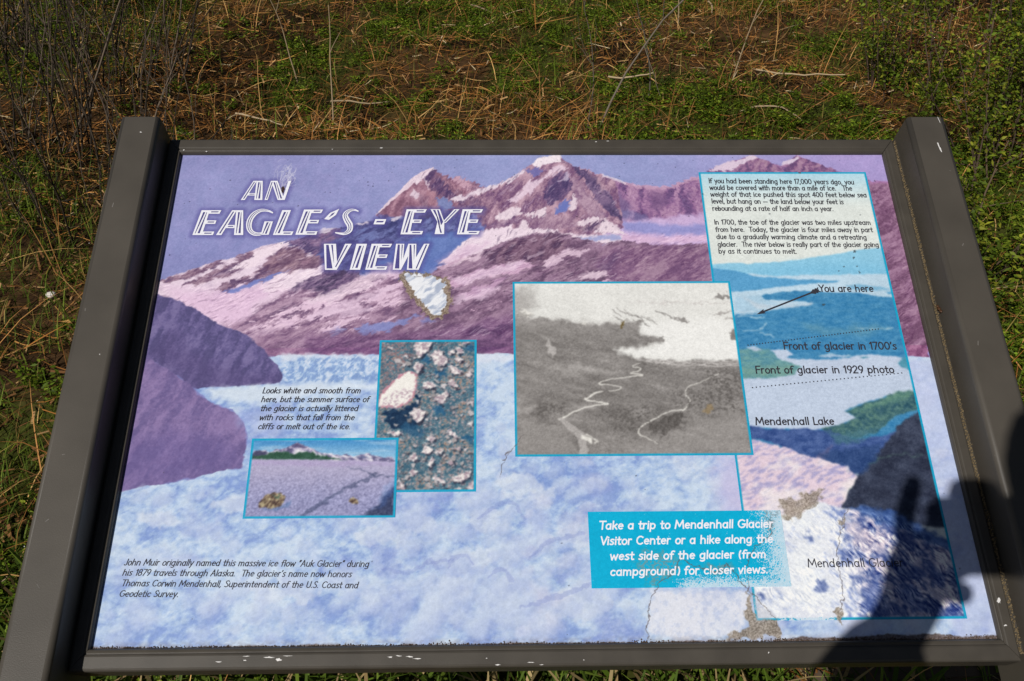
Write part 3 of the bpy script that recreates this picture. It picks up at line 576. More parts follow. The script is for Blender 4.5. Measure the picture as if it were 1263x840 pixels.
S1.fill(Z9([(860, -180), (800, -120), (700, -40), (640, 40), (600, 80), (545, 150), (512, 205), (470, 280), (600, 300), (700, 330), (760, 350), (950, 360)]), lambda P, Q: lerp((44, 50, 70), (66, 74, 96), np.clip((fbm(P / 14, Q / 10, 4, 348) - .5) * 2.6 + .5, 0, 1)), 1.2, (3, 7, 349))
S1.fill(Z9([(360, 60), (640, 30), (620, 90), (540, 150), (500, 112), (430, 95)]), tone((46, 72, 122), 14, 8, 350), 3, (5, 7, 351), .85)
S1.line(Z9([(590, 105), (640, 80), (720, 60), (770, 72), (800, 64)]), (88, 118, 112), 1.6, .5, 4, 352)
# upper ice of the coast picture
def upper(P, Q):
    k = streak(P, Q, 24, 9, 2.0, 353, 4)
    c = lerp((174, 168, 208), (230, 210, 224), sm(k, .36, .54))
    return lerp(c, (246, 240, 240), sm(fbm(P / 24, Q / 20, 3, 354), .5, .75) * .7)
S1.fill(Z9([(20, -10), (130, 8), (180, 20), (250, 38), (330, 70), (400, 86), (470, 108), (498, 114), (520, 140), (545, 156), (512, 200), (476, 280), (300, 310), (60, 310), (40, 60)]), upper, .9, (2.2, 6, 355))
S1.fill(Z9([(495, 112), (503, 110), (512, 140), (498, 140)]), (206, 200, 216), .8, (1, 4, 356))
# lower ice, with crevasses
def lower(P, Q):
    k = streak(P, Q, -50, 20, 6.5, 357, 4); kf = streak(P, Q, -50, 6, 2.0, 355, 3); k2 = fbm(P / 3.2, Q / 2.6, 4, 358, .65); k3 = fbm(P / 20, Q / 16, 3, 356)
    right = sm(P, 770, 800)
    t = sm(kf * .42 + k2 * .36 + k3 * .22, .36, .48)
    c = lerp((128, 148, 204), (234, 237, 246), t)
    c2 = lerp((80, 98, 156), (212, 204, 222), sm(k * .62 + k2 * .28 + kf * .10, .44, .56))
    o = c * (1 - right[..., None]) + c2 * right[..., None]
    wht = sm(P, 770, 730) * (.45 + .45 * sm(fbm(P / 22, Q / 22, 3, 359), .35, .6)) if False else (1 - sm(P, 735, 775)) * (.55 + .4 * sm(fbm(P / 22, Q / 22, 3, 359), .35, .6))
    return lerp(o, (238, 242, 248), wht)
S1.fill(Z9([(20, 330), (240, 330), (300, 310), (380, 258), (470, 276), (600, 296), (700, 330), (780, 362), (900, 440), (1000, 480), (1010, 800), (20, 800)]), lower, 1.2, (3, 7, 360))
S1.fill(Z9([(500, 272), (600, 278), (690, 300), (780, 340), (900, 400), (930, 450), (860, 430), (780, 400), (720, 372), (650, 345), (560, 312)]), lambda P, Q: lerp((46, 76, 138), (92, 124, 186), np.clip((streak(P, Q, -30, 9, 4, 361) - .5) * 3 + .5, 0, 1)), 2.5, (6, 7, 362), .92)
for k, p in enumerate(([(470, 450), (500, 440), (540, 480), (520, 500), (480, 490)], [(500, 545), (560, 540), (570, 570), (530, 585)], [(560, 600), (620, 580), (660, 640), (690, 700), (600, 720), (560, 680)], [(700, 600), (760, 580), (800, 640), (840, 690), (760, 700)], [(480, 380), (510, 400), (500, 430)], [(390, 570), (420, 590), (400, 640), (370, 610)], [(150, 610), (170, 620), (172, 650), (155, 640)], [(330, 385), (360, 390), (370, 420), (340, 415)], [(740, 500), (800, 520), (820, 560), (770, 560)], [(830, 500), (880, 540), (900, 600), (860, 590)])):
    S1.fill(Z9(p), tone((86, 106, 166), 22, 4, 363 + k), 1.5, (7, 5, 365 + k), .8)
S1.fill(Z9([(490, 320), (560, 350), (640, 410), (660, 450), (600, 470), (540, 430), (500, 380)]), (232, 214, 222), 4, (6, 7, 376), .55)

# ---- grey valley photograph
S2 = inset([(633, 347.5), (901, 347.5), (928.5, 561.5), (634.5, 563.5)])
S2.A[:] = np.array((230, 230, 227), np.float32) + ((fbm(S2.P / 30, S2.Q / 22, 3, 401) - .5) * 14)[..., None]
G = lambda v: (v + 2, v - 2, v - 4)
def ground2(P, Q):
    k = streak(P, Q, -16, 26, 5, 402, 4)
    return np.asarray(G(134), np.float32) + ((vn(P / 1.2, Q / 1.2, 395) - .5) * 22 + (k - .5) * 46 + (fbm(P / 30, Q / 24, 3, 403) - .5) * 30)[..., None]
S2.fill(Z6([(20, 205), (130, 200), (250, 212), (330, 226), (450, 226), (520, 218), (580, 214), (606, 222), (585, 262), (640, 284), (690, 290), (694, 298), (632, 322), (540, 332), (490, 345), (560, 366), (640, 378), (760, 384), (860, 376), (1060, 384), (1100, 820), (20, 820)]), ground2, 3.0, (6, 8, 404))
S2.fill(Z6([(30, 190), (300, 225), (560, 230), (560, 250), (300, 262), (30, 250)]), G(166), 10, (8, 12, 399), .6)
S2.fill(Z6([(20, 60), (130, 80), (150, 150), (100, 200), (20, 210)]), G(158), 12, (10, 12, 405), .7)
S2.fill(Z6([(60, 180), (90, 160), (130, 185), (120, 195), (80, 192)]), (236, 234, 228), 1.2, (5, 4, 406), .9)
S2.fill(Z6([(40, 190), (60, 178), (130, 188), (100, 205)]), G(120), 2, (5, 4, 407), .5)
S2.fill(Z6([(330, 228), (350, 215), (372, 222), (360, 234)]), (236, 234, 228), 2, (5, 4, 408), .7)
S2.fill(Z6([(600, 230), (700, 210), (900, 200), (1060, 240), (1060, 372), (800, 374), (640, 370), (500, 350), (640, 322), (700, 296), (640, 275), (590, 255)]), (240, 240, 238), 6, (5, 9, 409), .9)
for k, (p, v) in enumerate((([(900, 118), (930, 95), (950, 105), (965, 92), (985, 110), (950, 114), (920, 120)], 130), ([(740, 196), (775, 196), (808, 212), (800, 224), (770, 220)], 140), ([(960, 200), (1000, 195), (1010, 204), (980, 206)], 140), ([(972, 266), (1000, 250), (1020, 262), (1020, 300), (985, 292)], 122), ([(892, 188), (960, 170), (1010, 176), (960, 184)], 165), ([(540, 130), (760, 134), (1010, 132), (1010, 138), (700, 140)], 205), ([(630, 282), (690, 286), (694, 300), (640, 306)], 138))):
    S2.fill(Z6(p), tone(G(v), 20, 4, 410 + k), 1.2, (5, 4, 412 + k), .9)
for k, (x, y) in enumerate(((470, 165), (495, 160), (520, 168), (545, 178), (570, 186), (600, 192), (625, 200), (660, 168), (690, 178), (720, 190), (480, 190), (560, 205), (590, 212))):
    S2.line(Z6([(x, y), (x + 22, y + 12), (x + 40, y + 26)]), G(120 + 8 * (k % 4)), 1.1, .75, 2.5, 420 + k)
for k in range(7):
    S2.line(Z6([(560 + 20 * k, 378 + k * 3), (760, 386 + k * 4), (1030, 388 + k * 4)]), G(215 if k % 2 else 165), 1.2, .7, 3, 440 + k)
S2.fill(Z6([(190, 285), (205, 290), (225, 345), (212, 380), (200, 340)]), G(200), 1.5, (5, 5, 450), .7)
S2.fill(Z6([(240, 410), (330, 400), (480, 420), (520, 432), (400, 440), (280, 438)]), G(176), 4, (7, 8, 451), .7)
S2.fill(Z6([(300, 570), (360, 565), (420, 575), (340, 600)]), G(176), 4, (6, 8, 452), .6)
S2.fill(Z6([(50, 585), (150, 570), (160, 580), (110, 610), (50, 612)]), G(170), 3, (4, 8, 453), .7)
S2.fill(Z6([(60, 640), (200, 650), (300, 700), (320, 800), (50, 800)]), G(152), 8, (6, 8, 454), .7)
S2.fill(Z6([(560, 760), (760, 690), (1060, 600), (1060, 800), (500, 800)]), G(158), 18, (8, 10, 455), .7)
RIV = (232, 230, 224)
for k, (p, wv) in enumerate((([(592, 396), (572, 402), (560, 410), (596, 418), (580, 430), (552, 438), (602, 448), (560, 453), (480, 462), (440, 470), (418, 486), (470, 492), (512, 500), (500, 512), (456, 514)], [.7, .8, .9, 1.2, 1.1, .9, 2.2, 1.2, .8, 1, 1.7, .7, 1.3, 1.4, .9]), ([(430, 518), (398, 526), (370, 545), (356, 552), (400, 562), (454, 572), (400, 578), (330, 596), (290, 616), (246, 640)], [1, 2.2, 1.5, 1.8, 1.5, 1.9, 1.2, 1.6, 2.0, 2.4]), ([(945, 436), (900, 456), (850, 478), (802, 494), (790, 512), (792, 532), (808, 556), (796, 580), (784, 594), (720, 606), (660, 634), (610, 664), (586, 684), (592, 704), (620, 716), (668, 744)], [.7, .9, .8, 1.1, 1.4, 1.4, 1.3, 2.2, 1.9, 1.2, 1.4, 1.6, 1.7, 1.4, .8, .6]))):
    S2.line(Z6(p), RIV, wv, .92, 1.2, 456 + k, curve_=True)
S2.line(Z6([(246, 640), (300, 676), (340, 720), (350, 790)]), G(184), [4, 8, 11, 10], .8, 3, 460, curve_=True)
S2.line(Z6([(345, 714), (372, 722), (384, 738)]), RIV, [3, 5, 3], .9, 2, 461); S2.line(Z6([(360, 706), (410, 732), (400, 742)]), RIV, 1.4, .8, 2, 462)
DK = tone(G(92), 34, 2.2, 463)
S2.fill(Z6([(628, 686), (640, 664), (680, 636), (710, 616), (770, 608), (790, 622), (770, 650), (740, 680), (690, 696), (650, 700)]), DK, 2, (7, 5, 464), .9)
spk = lambda thr, sd: (lambda P, Q: sm(fbm(P / 2.0, Q / 1.6, 2, sd), thr, thr + .06))
for k, p in enumerate(([(130, 600), (170, 565), (280, 560), (250, 620), (210, 636), (150, 620)], [(430, 600), (560, 575), (700, 590), (640, 640), (560, 700), (480, 690), (440, 640)], [(700, 520), (840, 500), (1010, 540), (1040, 600), (880, 620), (800, 590)], [(640, 690), (760, 620), (800, 640), (690, 740)], [(860, 420), (1030, 430), (1040, 540), (900, 530)], [(262, 700), (285, 698), (276, 712)])):
    S2.fill(Z6(p), G(92), 9, (12, 7, 465 + k), .75, spk(.52 if k in (1, 2, 4) else .46, 470 + k))
S2.fill(Z6([(866, 605), (880, 580), (912, 575), (906, 600), (880, 612)]), tone((150, 132, 104), 16, 3, 480), 1, (3, 4, 481), .9)
S2.fill(Z6([(505, 243), (512, 220), (526, 212), (524, 232), (514, 248)]), tone((108, 92, 56), 26, 2, 482), .8, (2, 3, 483))
S2.A[:] += ((vn(S2.P / 1.1, S2.Q / 1.1, 484) - .5) * 12)[..., None]

# ---- stones photograph
S3 = inset([(467, 418.5), (589, 420.5), (586, 607), (459.5, 607)])
k1 = fbm(S3.P / 3.2, S3.Q / 3.2, 4, 501); k2 = fbm(S3.P / 20, S3.Q / 20, 3, 502); k3 = vn(S3.P / 1.25, S3.Q / 1.25, 503)
S3.A[:] = lerp((62, 100, 122), (112, 142, 154), np.clip((k1 - .5) * 3 + .5, 0, 1))
S3.mix(full, (44, 44, 62), sm(k1 * .6 + k3 * .4, .53, .6) * .75)
S3.mix(full, (204, 190, 192), sm(k1 * .35 + k3 * .45 + k2 * .25, .56, .64) * .75)
S3.mix(full, (168, 132, 112), sm(k2, .52, .66) * sm(k3, .45, .7) * .7)
tl, _m = S3.mask(ZR([(60, 40), (250, 60), (240, 180), (140, 260), (60, 320)]), 14, (10, 14, 504)); S3.mix(tl, (150, 118, 122), _m * sm(vn(S3.P[tl] / 1.6, S3.Q[tl] / 1.6, 505), .4, .7) * .8)
S3.fill(ZR([(92, 430), (108, 398), (160, 400), (232, 372), (262, 330), (276, 345), (265, 390), (232, 430), (262, 470), (250, 494), (190, 498), (120, 490)]), tone((24, 54, 86), 22, 5, 506), 1.5, (5, 6, 507))
S3.fill(ZR([(160, 480), (250, 470), (290, 500), (280, 540), (200, 520)]), tone((40, 88, 124), 18, 5, 508), 2, (5, 6, 509), .8)
for k, p in enumerate(([(262, 140), (300, 130), (330, 150), (310, 180), (270, 170)], [(340, 200), (400, 200), (410, 235), (360, 245)], [(340, 380), (390, 380), (390, 430), (350, 430)], [(480, 540), (535, 530), (535, 560), (490, 565)], [(490, 90), (535, 70), (540, 110), (510, 120)])):
    S3.fill(ZR(p), tone((34, 92, 134), 16, 5, 510 + k), 2, (6, 6, 515 + k), .8)
STONE = lambda P, Q: lerp((178, 160, 172), (242, 236, 234), np.clip((fbm(P / 3, Q / 3, 3, 520) - .5) * 4 + .7, 0, 1))
g_r = np.random.default_rng(12)
for k in range(150):
    x, y = g_r.uniform(70, 535), g_r.uniform(60, 795); r_ = g_r.uniform(5, 13) * (1.25 if g_r.random() < .2 else 1)
    if x < 260 and 200 < y < 390: continue
    an_ = np.sort(g_r.uniform(0, 6.283, 6)); p = [(x + r_ * 1.3 * math.cos(a), y + r_ * math.sin(a)) for a in an_]
    v_ = g_r.uniform(.62, 1.0)
    S3.fill(ZR([(a + 3, b + 5) for a, b in p]), (46, 50, 66), .8, (1.5, 3, k % 50), .7); S3.fill(ZR(p), (228 * v_, 220 * v_, 222 * v_), .6, (1.5, 2.5, k % 50), .9)
rocks = ([(240, 88), (265, 60), (330, 56), (336, 72), (310, 110), (268, 148), (256, 130)], [(328, 130), (350, 108), (375, 112), (415, 160), (385, 186), (345, 182)], [(236, 200), (250, 172), (268, 165), (290, 182), (278, 205), (258, 220)], [(415, 190), (430, 180), (478, 212), (470, 232), (430, 222)], [(284, 282), (300, 262), (335, 262), (355, 285), (322, 300), (292, 294)], [(410, 262), (425, 250), (462, 280), (455, 296), (420, 282)], [(340, 345), (380, 318), (412, 305), (412, 330), (385, 375), (365, 370)], [(218, 420), (245, 388), (300, 412), (290, 440), (262, 470), (240, 450)], [(408, 505), (420, 498), (460, 532), (450, 545), (420, 525)], [(302, 548), (320, 528), (356, 545), (330, 565)], [(276, 612), (300, 570), (340, 600), (320, 625)], [(310, 670), (330, 630), (345, 650), (325, 690)], [(218, 630), (245, 615), (262, 640), (240, 658)], [(330, 740), (350, 726), (402, 760), (380, 768)], [(428, 735), (470, 720), (525, 700), (520, 730), (470, 760), (432, 752)], [(505, 800), (520, 760), (538, 748), (538, 800)], [(160, 790), (170, 758), (196, 770), (200, 800)], [(445, 100), (470, 92), (492, 118), (460, 130)], [(412, 115), (430, 105), (446, 120), (420, 126)], [(442, 150), (465, 140), (488, 160), (462, 168)], [(480, 75), (510, 58), (520, 66), (495, 82)], [(495, 230), (515, 205), (530, 225), (520, 245)], [(520, 370), (540, 345), (540, 390)], [(336, 610), (388, 600), (380, 622)], [(430, 590), (480, 580), (470, 604)], [(214, 720), (240, 688), (262, 708), (240, 730)], [(500, 470), (530, 455), (538, 490)], [(395, 660), (430, 652), (440, 676)], [(440, 790), (470, 784), (468, 804)], [(110, 515), (170, 505), (190, 522), (150, 530)])
for k, p in enumerate(rocks):
    sh = [(x + 7, y + 9) for x, y in p]
    S3.fill(ZR(sh), (40, 40, 60), 1, (4, 4, 530 + k), .75)
    S3.fill(ZR(p), STONE, .8, (2.2, 2.6, 560 + k))
    S3.fill(ZR(p), (150, 128, 142), .8, (2.2, 2.6, 560 + k), .5, spk(.56, 590 + k))
S3.fill(ZR([(62, 384), (66, 345), (100, 300), (140, 262), (182, 226), (222, 208), (254, 224), (258, 262), (250, 310), (240, 345), (210, 372), (160, 396), (110, 388), (66, 392)]), (196, 140, 156), 1, (3, 5, 600))
S3.fill(ZR([(66, 382), (70, 350), (104, 304), (144, 266), (184, 230), (222, 213), (248, 228), (252, 262), (244, 306), (228, 345), (200, 366), (156, 388), (110, 382), (70, 386)]), (243, 240, 235), .8, (3, 4, 601))
S3.fill(ZR([(66, 390), (100, 340), (200, 300), (250, 290), (230, 345), (200, 366), (156, 388), (100, 386)]), (186, 160, 176), 2, (6, 4, 602), .8, spk(.52, 603))

# ---- ice-field photograph
S4 = inset([(310, 540), (492, 541), (487, 639.5), (300.5, 639)])
S4.A[:] = lerp((150, 196, 228), (46, 128, 196), sm(S4.Q, 190, 226))
S4.mix(full, (206, 222, 236), sm(fbm(S4.P / 40, S4.Q / 5, 3, 610), .5, .75) * .45)
MT = rock((96, 92, 130), (168, 160, 190), (236, 232, 240), -30, 8, 3, 611)
S4.fill(ZG([(90, 425), (110, 405), (140, 398), (175, 402), (195, 412), (240, 392), (290, 388), (330, 368), (358, 356), (385, 362), (410, 378), (450, 392), (500, 415), (560, 420), (610, 430), (640, 424), (680, 436), (720, 424), (770, 418), (800, 432), (850, 438), (900, 440), (925, 462), (925, 480), (90, 470)]), MT, .7, (1.5, 4, 612))
S4.fill(ZG([(90, 420), (120, 402), (170, 402), (185, 420), (150, 440), (95, 448)]), tone((72, 72, 104), 10, 5, 613), 1, (2, 4, 614))
S4.fill(ZG([(330, 372), (360, 358), (390, 366), (410, 385), (380, 380)]), tone((92, 84, 122), 14, 3, 615), 1, (2, 4, 616), .8)
S4.fill(ZG([(90, 436), (150, 436), (240, 405), (330, 420), (420, 405), (500, 430), (560, 446), (640, 456), (90, 456)]), tone((44, 84, 66), 16, 4, 617), 1.2, (3, 4, 618))
S4.fill(ZG([(690, 436), (730, 430), (770, 440), (840, 452), (780, 446), (720, 442)]), (90, 100, 140), .8, (2, 4, 619), .7)
kk = vn(S4.P / 1.0, S4.Q / .9, 620); kf = fbm(S4.P / 14, S4.Q / 10, 3, 621)
def field(P, Q):
    g_ = (vn(P / 1.15, Q / .95, 620) - .5)
    c = lerp((146, 148, 190), (188, 180, 208), sm(Q, 140, 200) * .8 + .2 * fbm(P / 14, Q / 10, 3, 621))
    return c + (g_ * (60 * (1 - sm(Q, 150, 195)) + 14))[..., None]
S4.fill(ZG([(60, 452), (300, 452), (640, 458), (940, 466), (940, 820), (40, 820)]), field, .7, (.8, 5, 622))
S4.fill(ZG([(95, 456), (640, 462), (925, 470), (925, 485), (500, 490), (95, 480)]), (176, 160, 204), 3, (3, 6, 623), .6)
DKT = lambda P, Q: np.asarray((52, 62, 96), np.float32) + ((vn(P / 1.2, Q / 1.2, 624) - .5) * 50)[..., None]
S4.line(ZG([(800, 540), (770, 560), (700, 590), (620, 630), (520, 690), (450, 730), (390, 780)]), DKT, [6, 5, 2.5, 2.5, 3, 4, 5], .5, 4, 625)
S4.line(ZG([(640, 500), (760, 520), (800, 545), (860, 545), (925, 550)]), DKT, [.8, 1.4, 3, 1.4, 1], .55, 3, 626)
S4.fill(ZG([(925, 570), (900, 610), (840, 690), (760, 760), (720, 790), (925, 790)]), DKT, 3, (5, 7, 627), .9)
S4.fill(ZG([(925, 590), (930, 640), (860, 700), (800, 740), (860, 670)]), (58, 88, 150), 3, (4, 6, 628), .6)
S4.fill(ZG([(840, 640), (880, 600), (920, 560), (925, 590), (870, 650), (830, 690)]), (150, 170, 216), 3, (4, 6, 629), .6)
S4.fill(ZG([(150, 735), (270, 720), (320, 690), (310, 720), (250, 745)]), tone((96, 122, 168), 14, 4, 630), 2, (3, 5, 631), .8)
BLD = rock((76, 58, 54), (134, 114, 94), (186, 174, 140), 30, 4, 2, 632)
S4.fill(ZG([(138, 728), (140, 705), (160, 670), (180, 655), (215, 645), (260, 642), (285, 660), (282, 690), (262, 715), (210, 735), (170, 722)]), BLD, .8, (2, 4, 633))
S4.fill(ZG([(215, 650), (245, 668), (262, 650), (250, 680), (225, 668)]), (74, 110, 96), .9, (2, 3, 634), .8)
S4.fill(ZG([(205, 655), (180, 690), (190, 720), (160, 720), (150, 700)]), (186, 176, 134), 1.5, (3, 3, 635), .4)
S4.fill(ZG([(658, 684), (680, 668), (705, 680), (710, 702), (690, 712), (668, 702)]), BLD, .7, (2, 3, 636))

# ---- turquoise notice
S5 = inset([(725.5, 632), (963, 629), (975, 722), (729, 727.5)], 0, .42)
S5.A[:] = np.asarray((0, 176, 218), np.float32) + ((fbm(S5.P / 30, S5.Q / 12, 3, 640) - .5) * 8)[..., None]
x0, x1, y0, y1 = S5.rect
edge_fade = np.maximum(sm(S5.P, x1 - 46, x1 + 4) * .62, sm(y0 + 20 - S5.Q, 0, 22) * sm(S5.P, x0 + 80, x0 + 105) * .6)
S5.mix(full, (214, 226, 240), sm(vn(S5.P / .62, S5.Q / .62, 641) * .7 + fbm(S5.P / 6, S5.Q / 6, 3, 642) * .3, 1 - edge_fade * 1.1 - .18, 1 - edge_fade * 1.1 - .06) * .9)
S5.fill(ZC([(280, 470), (330, 440), (420, 450), (470, 460), (460, 520), (400, 560), (360, 600), (320, 560)]), (150, 150, 148), 5, (10, 10, 643), .62, spk(.42, 644))
S5.fill(ZC([(560, 505), (600, 490), (690, 500), (690, 520), (600, 530)]), (140, 140, 140), 3, (6, 6, 645), .6, spk(.4, 646))
S5.fill(ZC([(820, 270), (880, 262), (860, 340), (830, 370)]), (120, 140, 150), 4, (8, 8, 647), .6, spk(.44, 648))

for S, k in ((S1, 2), (S2, 1), (S3, 1), (S4, 1)):
    for _ in range(k): S.A = blur(S.A)
    S.A = S.A + ((vn(S.P / 1.0, S.Q / 1.0, 398) - .5) * 14 + (fbm(S.P / 3, S.Q / 2, 3, 397) - .5) * 16)[..., None]
sl_, m_ = S1.mask(Z9([(20, 330), (240, 330), (300, 310), (380, 258), (470, 276), (600, 296), (700, 330), (780, 362), (900, 440), (1000, 480), (1010, 800), (20, 800)]), 4)
Pl, Ql = S1.P[sl_], S1.Q[sl_]; rg = sm(Pl, 755, 790)
S1.A[sl_] += ((streak(Pl, Ql, -50, 6, 1.5, 394, 3) - .47) * (60 + 120 * rg) * m_ * (.5 + sm(fbm(Pl / 12, Ql / 12, 2, 393), .4, .6)))[..., None] * np.array((1.1, 1.0, .7), np.float32)
for S in (S1, S2, S3, S4): border(S)
# faded, blistered lower edge of the coast picture's frame line
def fade_patch(S, pts, c, soft, a, thr, sd):
    S.fill(pts, c, soft, (8, 9, sd), a, spk(thr, sd + 1))
fade_patch(S1, Z9([(225, 690), (440, 680), (480, 720), (470, 760), (225, 750)]), (226, 230, 242), 3, .9, .36, 650)
fade_patch(S1, ZC([(735, 600), (790, 600), (790, 720), (745, 720)]), (206, 214, 230), 3, .55, .5, 652)

# ---- weathering that runs over everything: cracks, peeled spots, dirt
TANC = lambda P, Q: np.asarray((150, 138, 124), np.float32) + ((vn(P / 1.0, Q / 1.0, 660) - .5) * 84 + (fbm(P / 7, Q / 7, 3, 661) - .5) * 40)[..., None]
DIRT = lambda P, Q: np.asarray((92, 76, 68), np.float32) + ((vn(P / 1.1, Q / 1.1, 662) - .5) * 70)[..., None]
def weather(S):
    # whitened zone round the blister at the bottom right
    S.fill(ZC([(350, 600), (480, 600), (620, 600), (750, 600), (740, 720), (700, 790), (340, 790), (330, 700)]), lambda P, Q: np.asarray((232, 233, 242), np.float32) - (sm(fbm(P / 5, Q / 5, 4, 668), .48, .70) * 18)[..., None] * np.array((1.3, 1, .4), np.float32), 3, (5, 8, 670), .8)
    S.fill(Z9([(235, 280), (230, 252), (290, 240), (360, 215), (405, 208), (400, 250), (380, 262), (340, 300), (296, 318), (270, 325), (248, 310)]), TANC, 2.2, (7, 7, 671), .8)
    S.fill(ZC([(752, 602), (765, 640), (775, 725), (870, 715), (882, 790), (640, 800), (690, 780), (745, 745), (728, 690), (735, 640)]), TANC, 1.2, (6, 8, 672), .88)
    S.fill(ZC([(755, 605), (790, 640), (840, 680), (872, 715), (780, 725), (765, 650)]), (176, 180, 196), 2, (5, 6, 673), .45)
    S.fill(Z9([(445, 690), (470, 672), (482, 690), (470, 740), (455, 720)]), TANC, 1, (5, 5, 674), .85)
    S.fill(Z9([(468, 335), (490, 318), (492, 340), (478, 362)]), TANC, 1, (4, 4, 675), .8)
    CR = (104, 96, 100)
    for k, p in enumerate((ZC([(332, 800), (328, 740), (335, 690), (350, 640), (362, 600), (400, 555), (440, 520), (470, 470), (480, 456), (505, 490), (545, 500), (590, 520), (640, 520), (655, 490), (690, 520), (715, 560), (752, 600), (790, 640), (830, 680), (872, 716)]), ZC([(752, 600), (745, 540), (750, 460), (780, 410), (830, 385), (850, 330), (840, 300)]), Z9([(500, 290), (482, 320), (488, 345), (472, 400), (462, 460), (474, 520), (480, 580), (482, 650), (470, 690)]), Z6([(0, 810), (30, 775), (48, 757), (90, 700)]), [(616, 588), (619, 574), (626, 561)])):
        S.line(p, CR, .9 if k < 3 else .7, .85, 3.5, 680 + k)
    # torn white patch with a rusty rim
    tear = [(498, 338), (505, 336), (518, 339), (530, 341), (544, 346), (549, 350), (548, 360), (551, 371), (548, 380), (543, 387), (535, 391), (530, 383), (524, 377), (513, 364), (504, 352)]
    S.fill([(492, 341), (500, 334), (520, 335), (548, 342), (556, 352), (557, 376), (548, 391), (534, 395), (523, 388), (506, 366), (497, 355)], lambda P, Q: np.asarray((146, 130, 112), np.float32) + ((vn(P / 1.2, Q / 1.2, 690) - .5) * 90)[..., None], 1.2, (5, 4, 691), .9)
    def paper(P, Q): return lerp((176, 186, 208), (238, 240, 246), np.clip((streak(P, Q, 40, 14, 4, 692) - .42) * 4 + .5, 0, 1))
    S.fill(tear, paper, .8, (5, 4, 693))
    S.line([(511, 341), (520, 341)], (90, 84, 90), .7, .7, 1, 694)
    # scuff of fine scratches over the title
    g = np.random.default_rng(5)
    for k in range(26):
        a0 = g.uniform(0, 6.28); rx, ry = g.uniform(2, 11), g.uniform(5, 17); cx_, cy_ = 354 + g.normal(0, 3), 219 + g.normal(0, 4)
        t_ = a0 + np.linspace(0, g.uniform(.7, 2.4), 6)
        S.line([(cx_ + rx * math.cos(a), cy_ + ry * math.sin(a)) for a in t_], (222, 220, 234), .55, .5, 2, 700 + k)
    for k in range(10):
        S.line([(348 + g.normal(0, 1.5), 237 + g.normal(0, 1.5)), (352 + g.normal(0, 6), 222 + g.normal(0, 5)), (360 + g.normal(0, 5), 208 + g.normal(0, 5))], (226, 224, 236), .5, .6, 2, 730 + k)
    S.fill([(346, 233), (349, 229), (351, 233), (350, 239), (347, 238)], (58, 40, 34), .7, (2, 3, 740), .95)
    # dirt along the lower edge
    sl_ = S.win((-5, -10), (920, 9)); P, Q = S.P[sl_], S.Q[sl_]
    if P.size:
        hgt = -3.0 + (fbm(P / 30, Q * 0, 4, 750) - .50) * 8 + sm(P, 660, 760) * 4 + (vn(P / 2.2, Q / 2.2, 751) - .5) * 1.2
        S.mix(sl_, DIRT, sm(hgt - 1.2 - Q, -1.0, 1.0) * .85)
        S.mix(sl_, (120, 110, 116), (1 - sm(Q, -4, 4)) * .30 * sm(fbm(P / 5, Q / 3, 3, 752), .35, .6))
    S.A += ((vn(S.P / 1.0, S.Q / 1.0, 760) - .5) * 9)[..., None] + ((fbm(S.P / 2.6, S.Q / 2.6, 2, 761) - .5) * 10)[..., None]

shadowless_specks(SH, 1, 150, 5, 905, 470, 606, r=(.35, .9))
shadowless_specks(SH, 2, 60, 5, 905, 0, 606, r=(.35, .8))
shadowless_specks(S1, 3, 22, S1.rect[0], S1.rect[1], 430, 600, (60, 66, 78), (.4, 1.2))
for x, y, r_ in ((986, 213, 1.4), (1027, 222, 1.6), (1030, 226, 1.4), (888, 258, .8), (1054, 310, 1.8), (1053, 318, 2), (1041, 329, 1.3), (1057, 329, 1.6), (1060, 336, 1.5), (1016, 376, 2.4)):
    S1.fill([(x + r_ * math.cos(a) * .8, y + r_ * math.sin(a) * .8) for a in np.linspace(0, 6.28, 8)[:-1]], (66, 78, 84), .5, (1.5, 2, int(x)), .8)
for S in (SH, S1, S2, S3, S4, S5): weather(S)

# ================================================================== build the sign
sign = empty('interpretive_sign'); sign.matrix_world = SIGN_MAT
tag(sign, 'low slanted glacier information sign in a dark brown metal frame between two thick posts', 'sign')
m_metal = material('brown_powder_coat', (0.071, 0.062, 0.051), rough=0.46, spec=0.28, noise=(14, 0.16), bump=(900, 0.10))
m_frame = material('brown_frame_coat', (0.063, 0.055, 0.045), rough=0.42, spec=0.32, noise=(30, 0.18), bump=(1100, 0.10))
m_print = material('printed_laminate', attr=True, rough=0.42, spec=0.28, noise=(700, 0.05))
m_ink = material('dark_ink', (0.035, 0.034, 0.046), rough=0.5, spec=0.25, noise=(600, 0.3))
m_slit = material('violet_ink', (0.075, 0.066, 0.24), rough=0.5, spec=0.25, noise=(500, 0.2))
m_white = material('white_ink', (0.80, 0.80, 0.86), rough=0.5, spec=0.25, noise=(500, 0.08))
m_chip = material('bare_metal_chip', (0.72, 0.70, 0.68), rough=0.5, spec=0.5, noise=(800, 0.2))
m_dirt = material('dry_dirt', (0.20, 0.15, 0.085), rough=0.95, spec=0.1, noise=(500, 0.5), bump=(900, 0.6))

PRINT_GAIN = 0.90
def sheet_mesh(name, S, z):
    h, w_ = S.P.shape
    V = np.stack([S.P.ravel() / 1000, S.Q.ravel() / 1000, np.full(h * w_, z)], 1)
    idx = np.arange(h * w_).reshape(h, w_)
    F = np.stack([idx[:-1, :-1].ravel(), idx[:-1, 1:].ravel(), idx[1:, 1:].ravel(), idx[1:, :-1].ravel()], 1)
    C = np.minimum(lin(np.clip(S.A.reshape(-1, 3), 0, 255)) * PRINT_GAIN, 0.88)
    return mesh_np(name, V, F, C)
panel = link('panel', sheet_mesh('panel', SH, 0.0), m_print, sign)
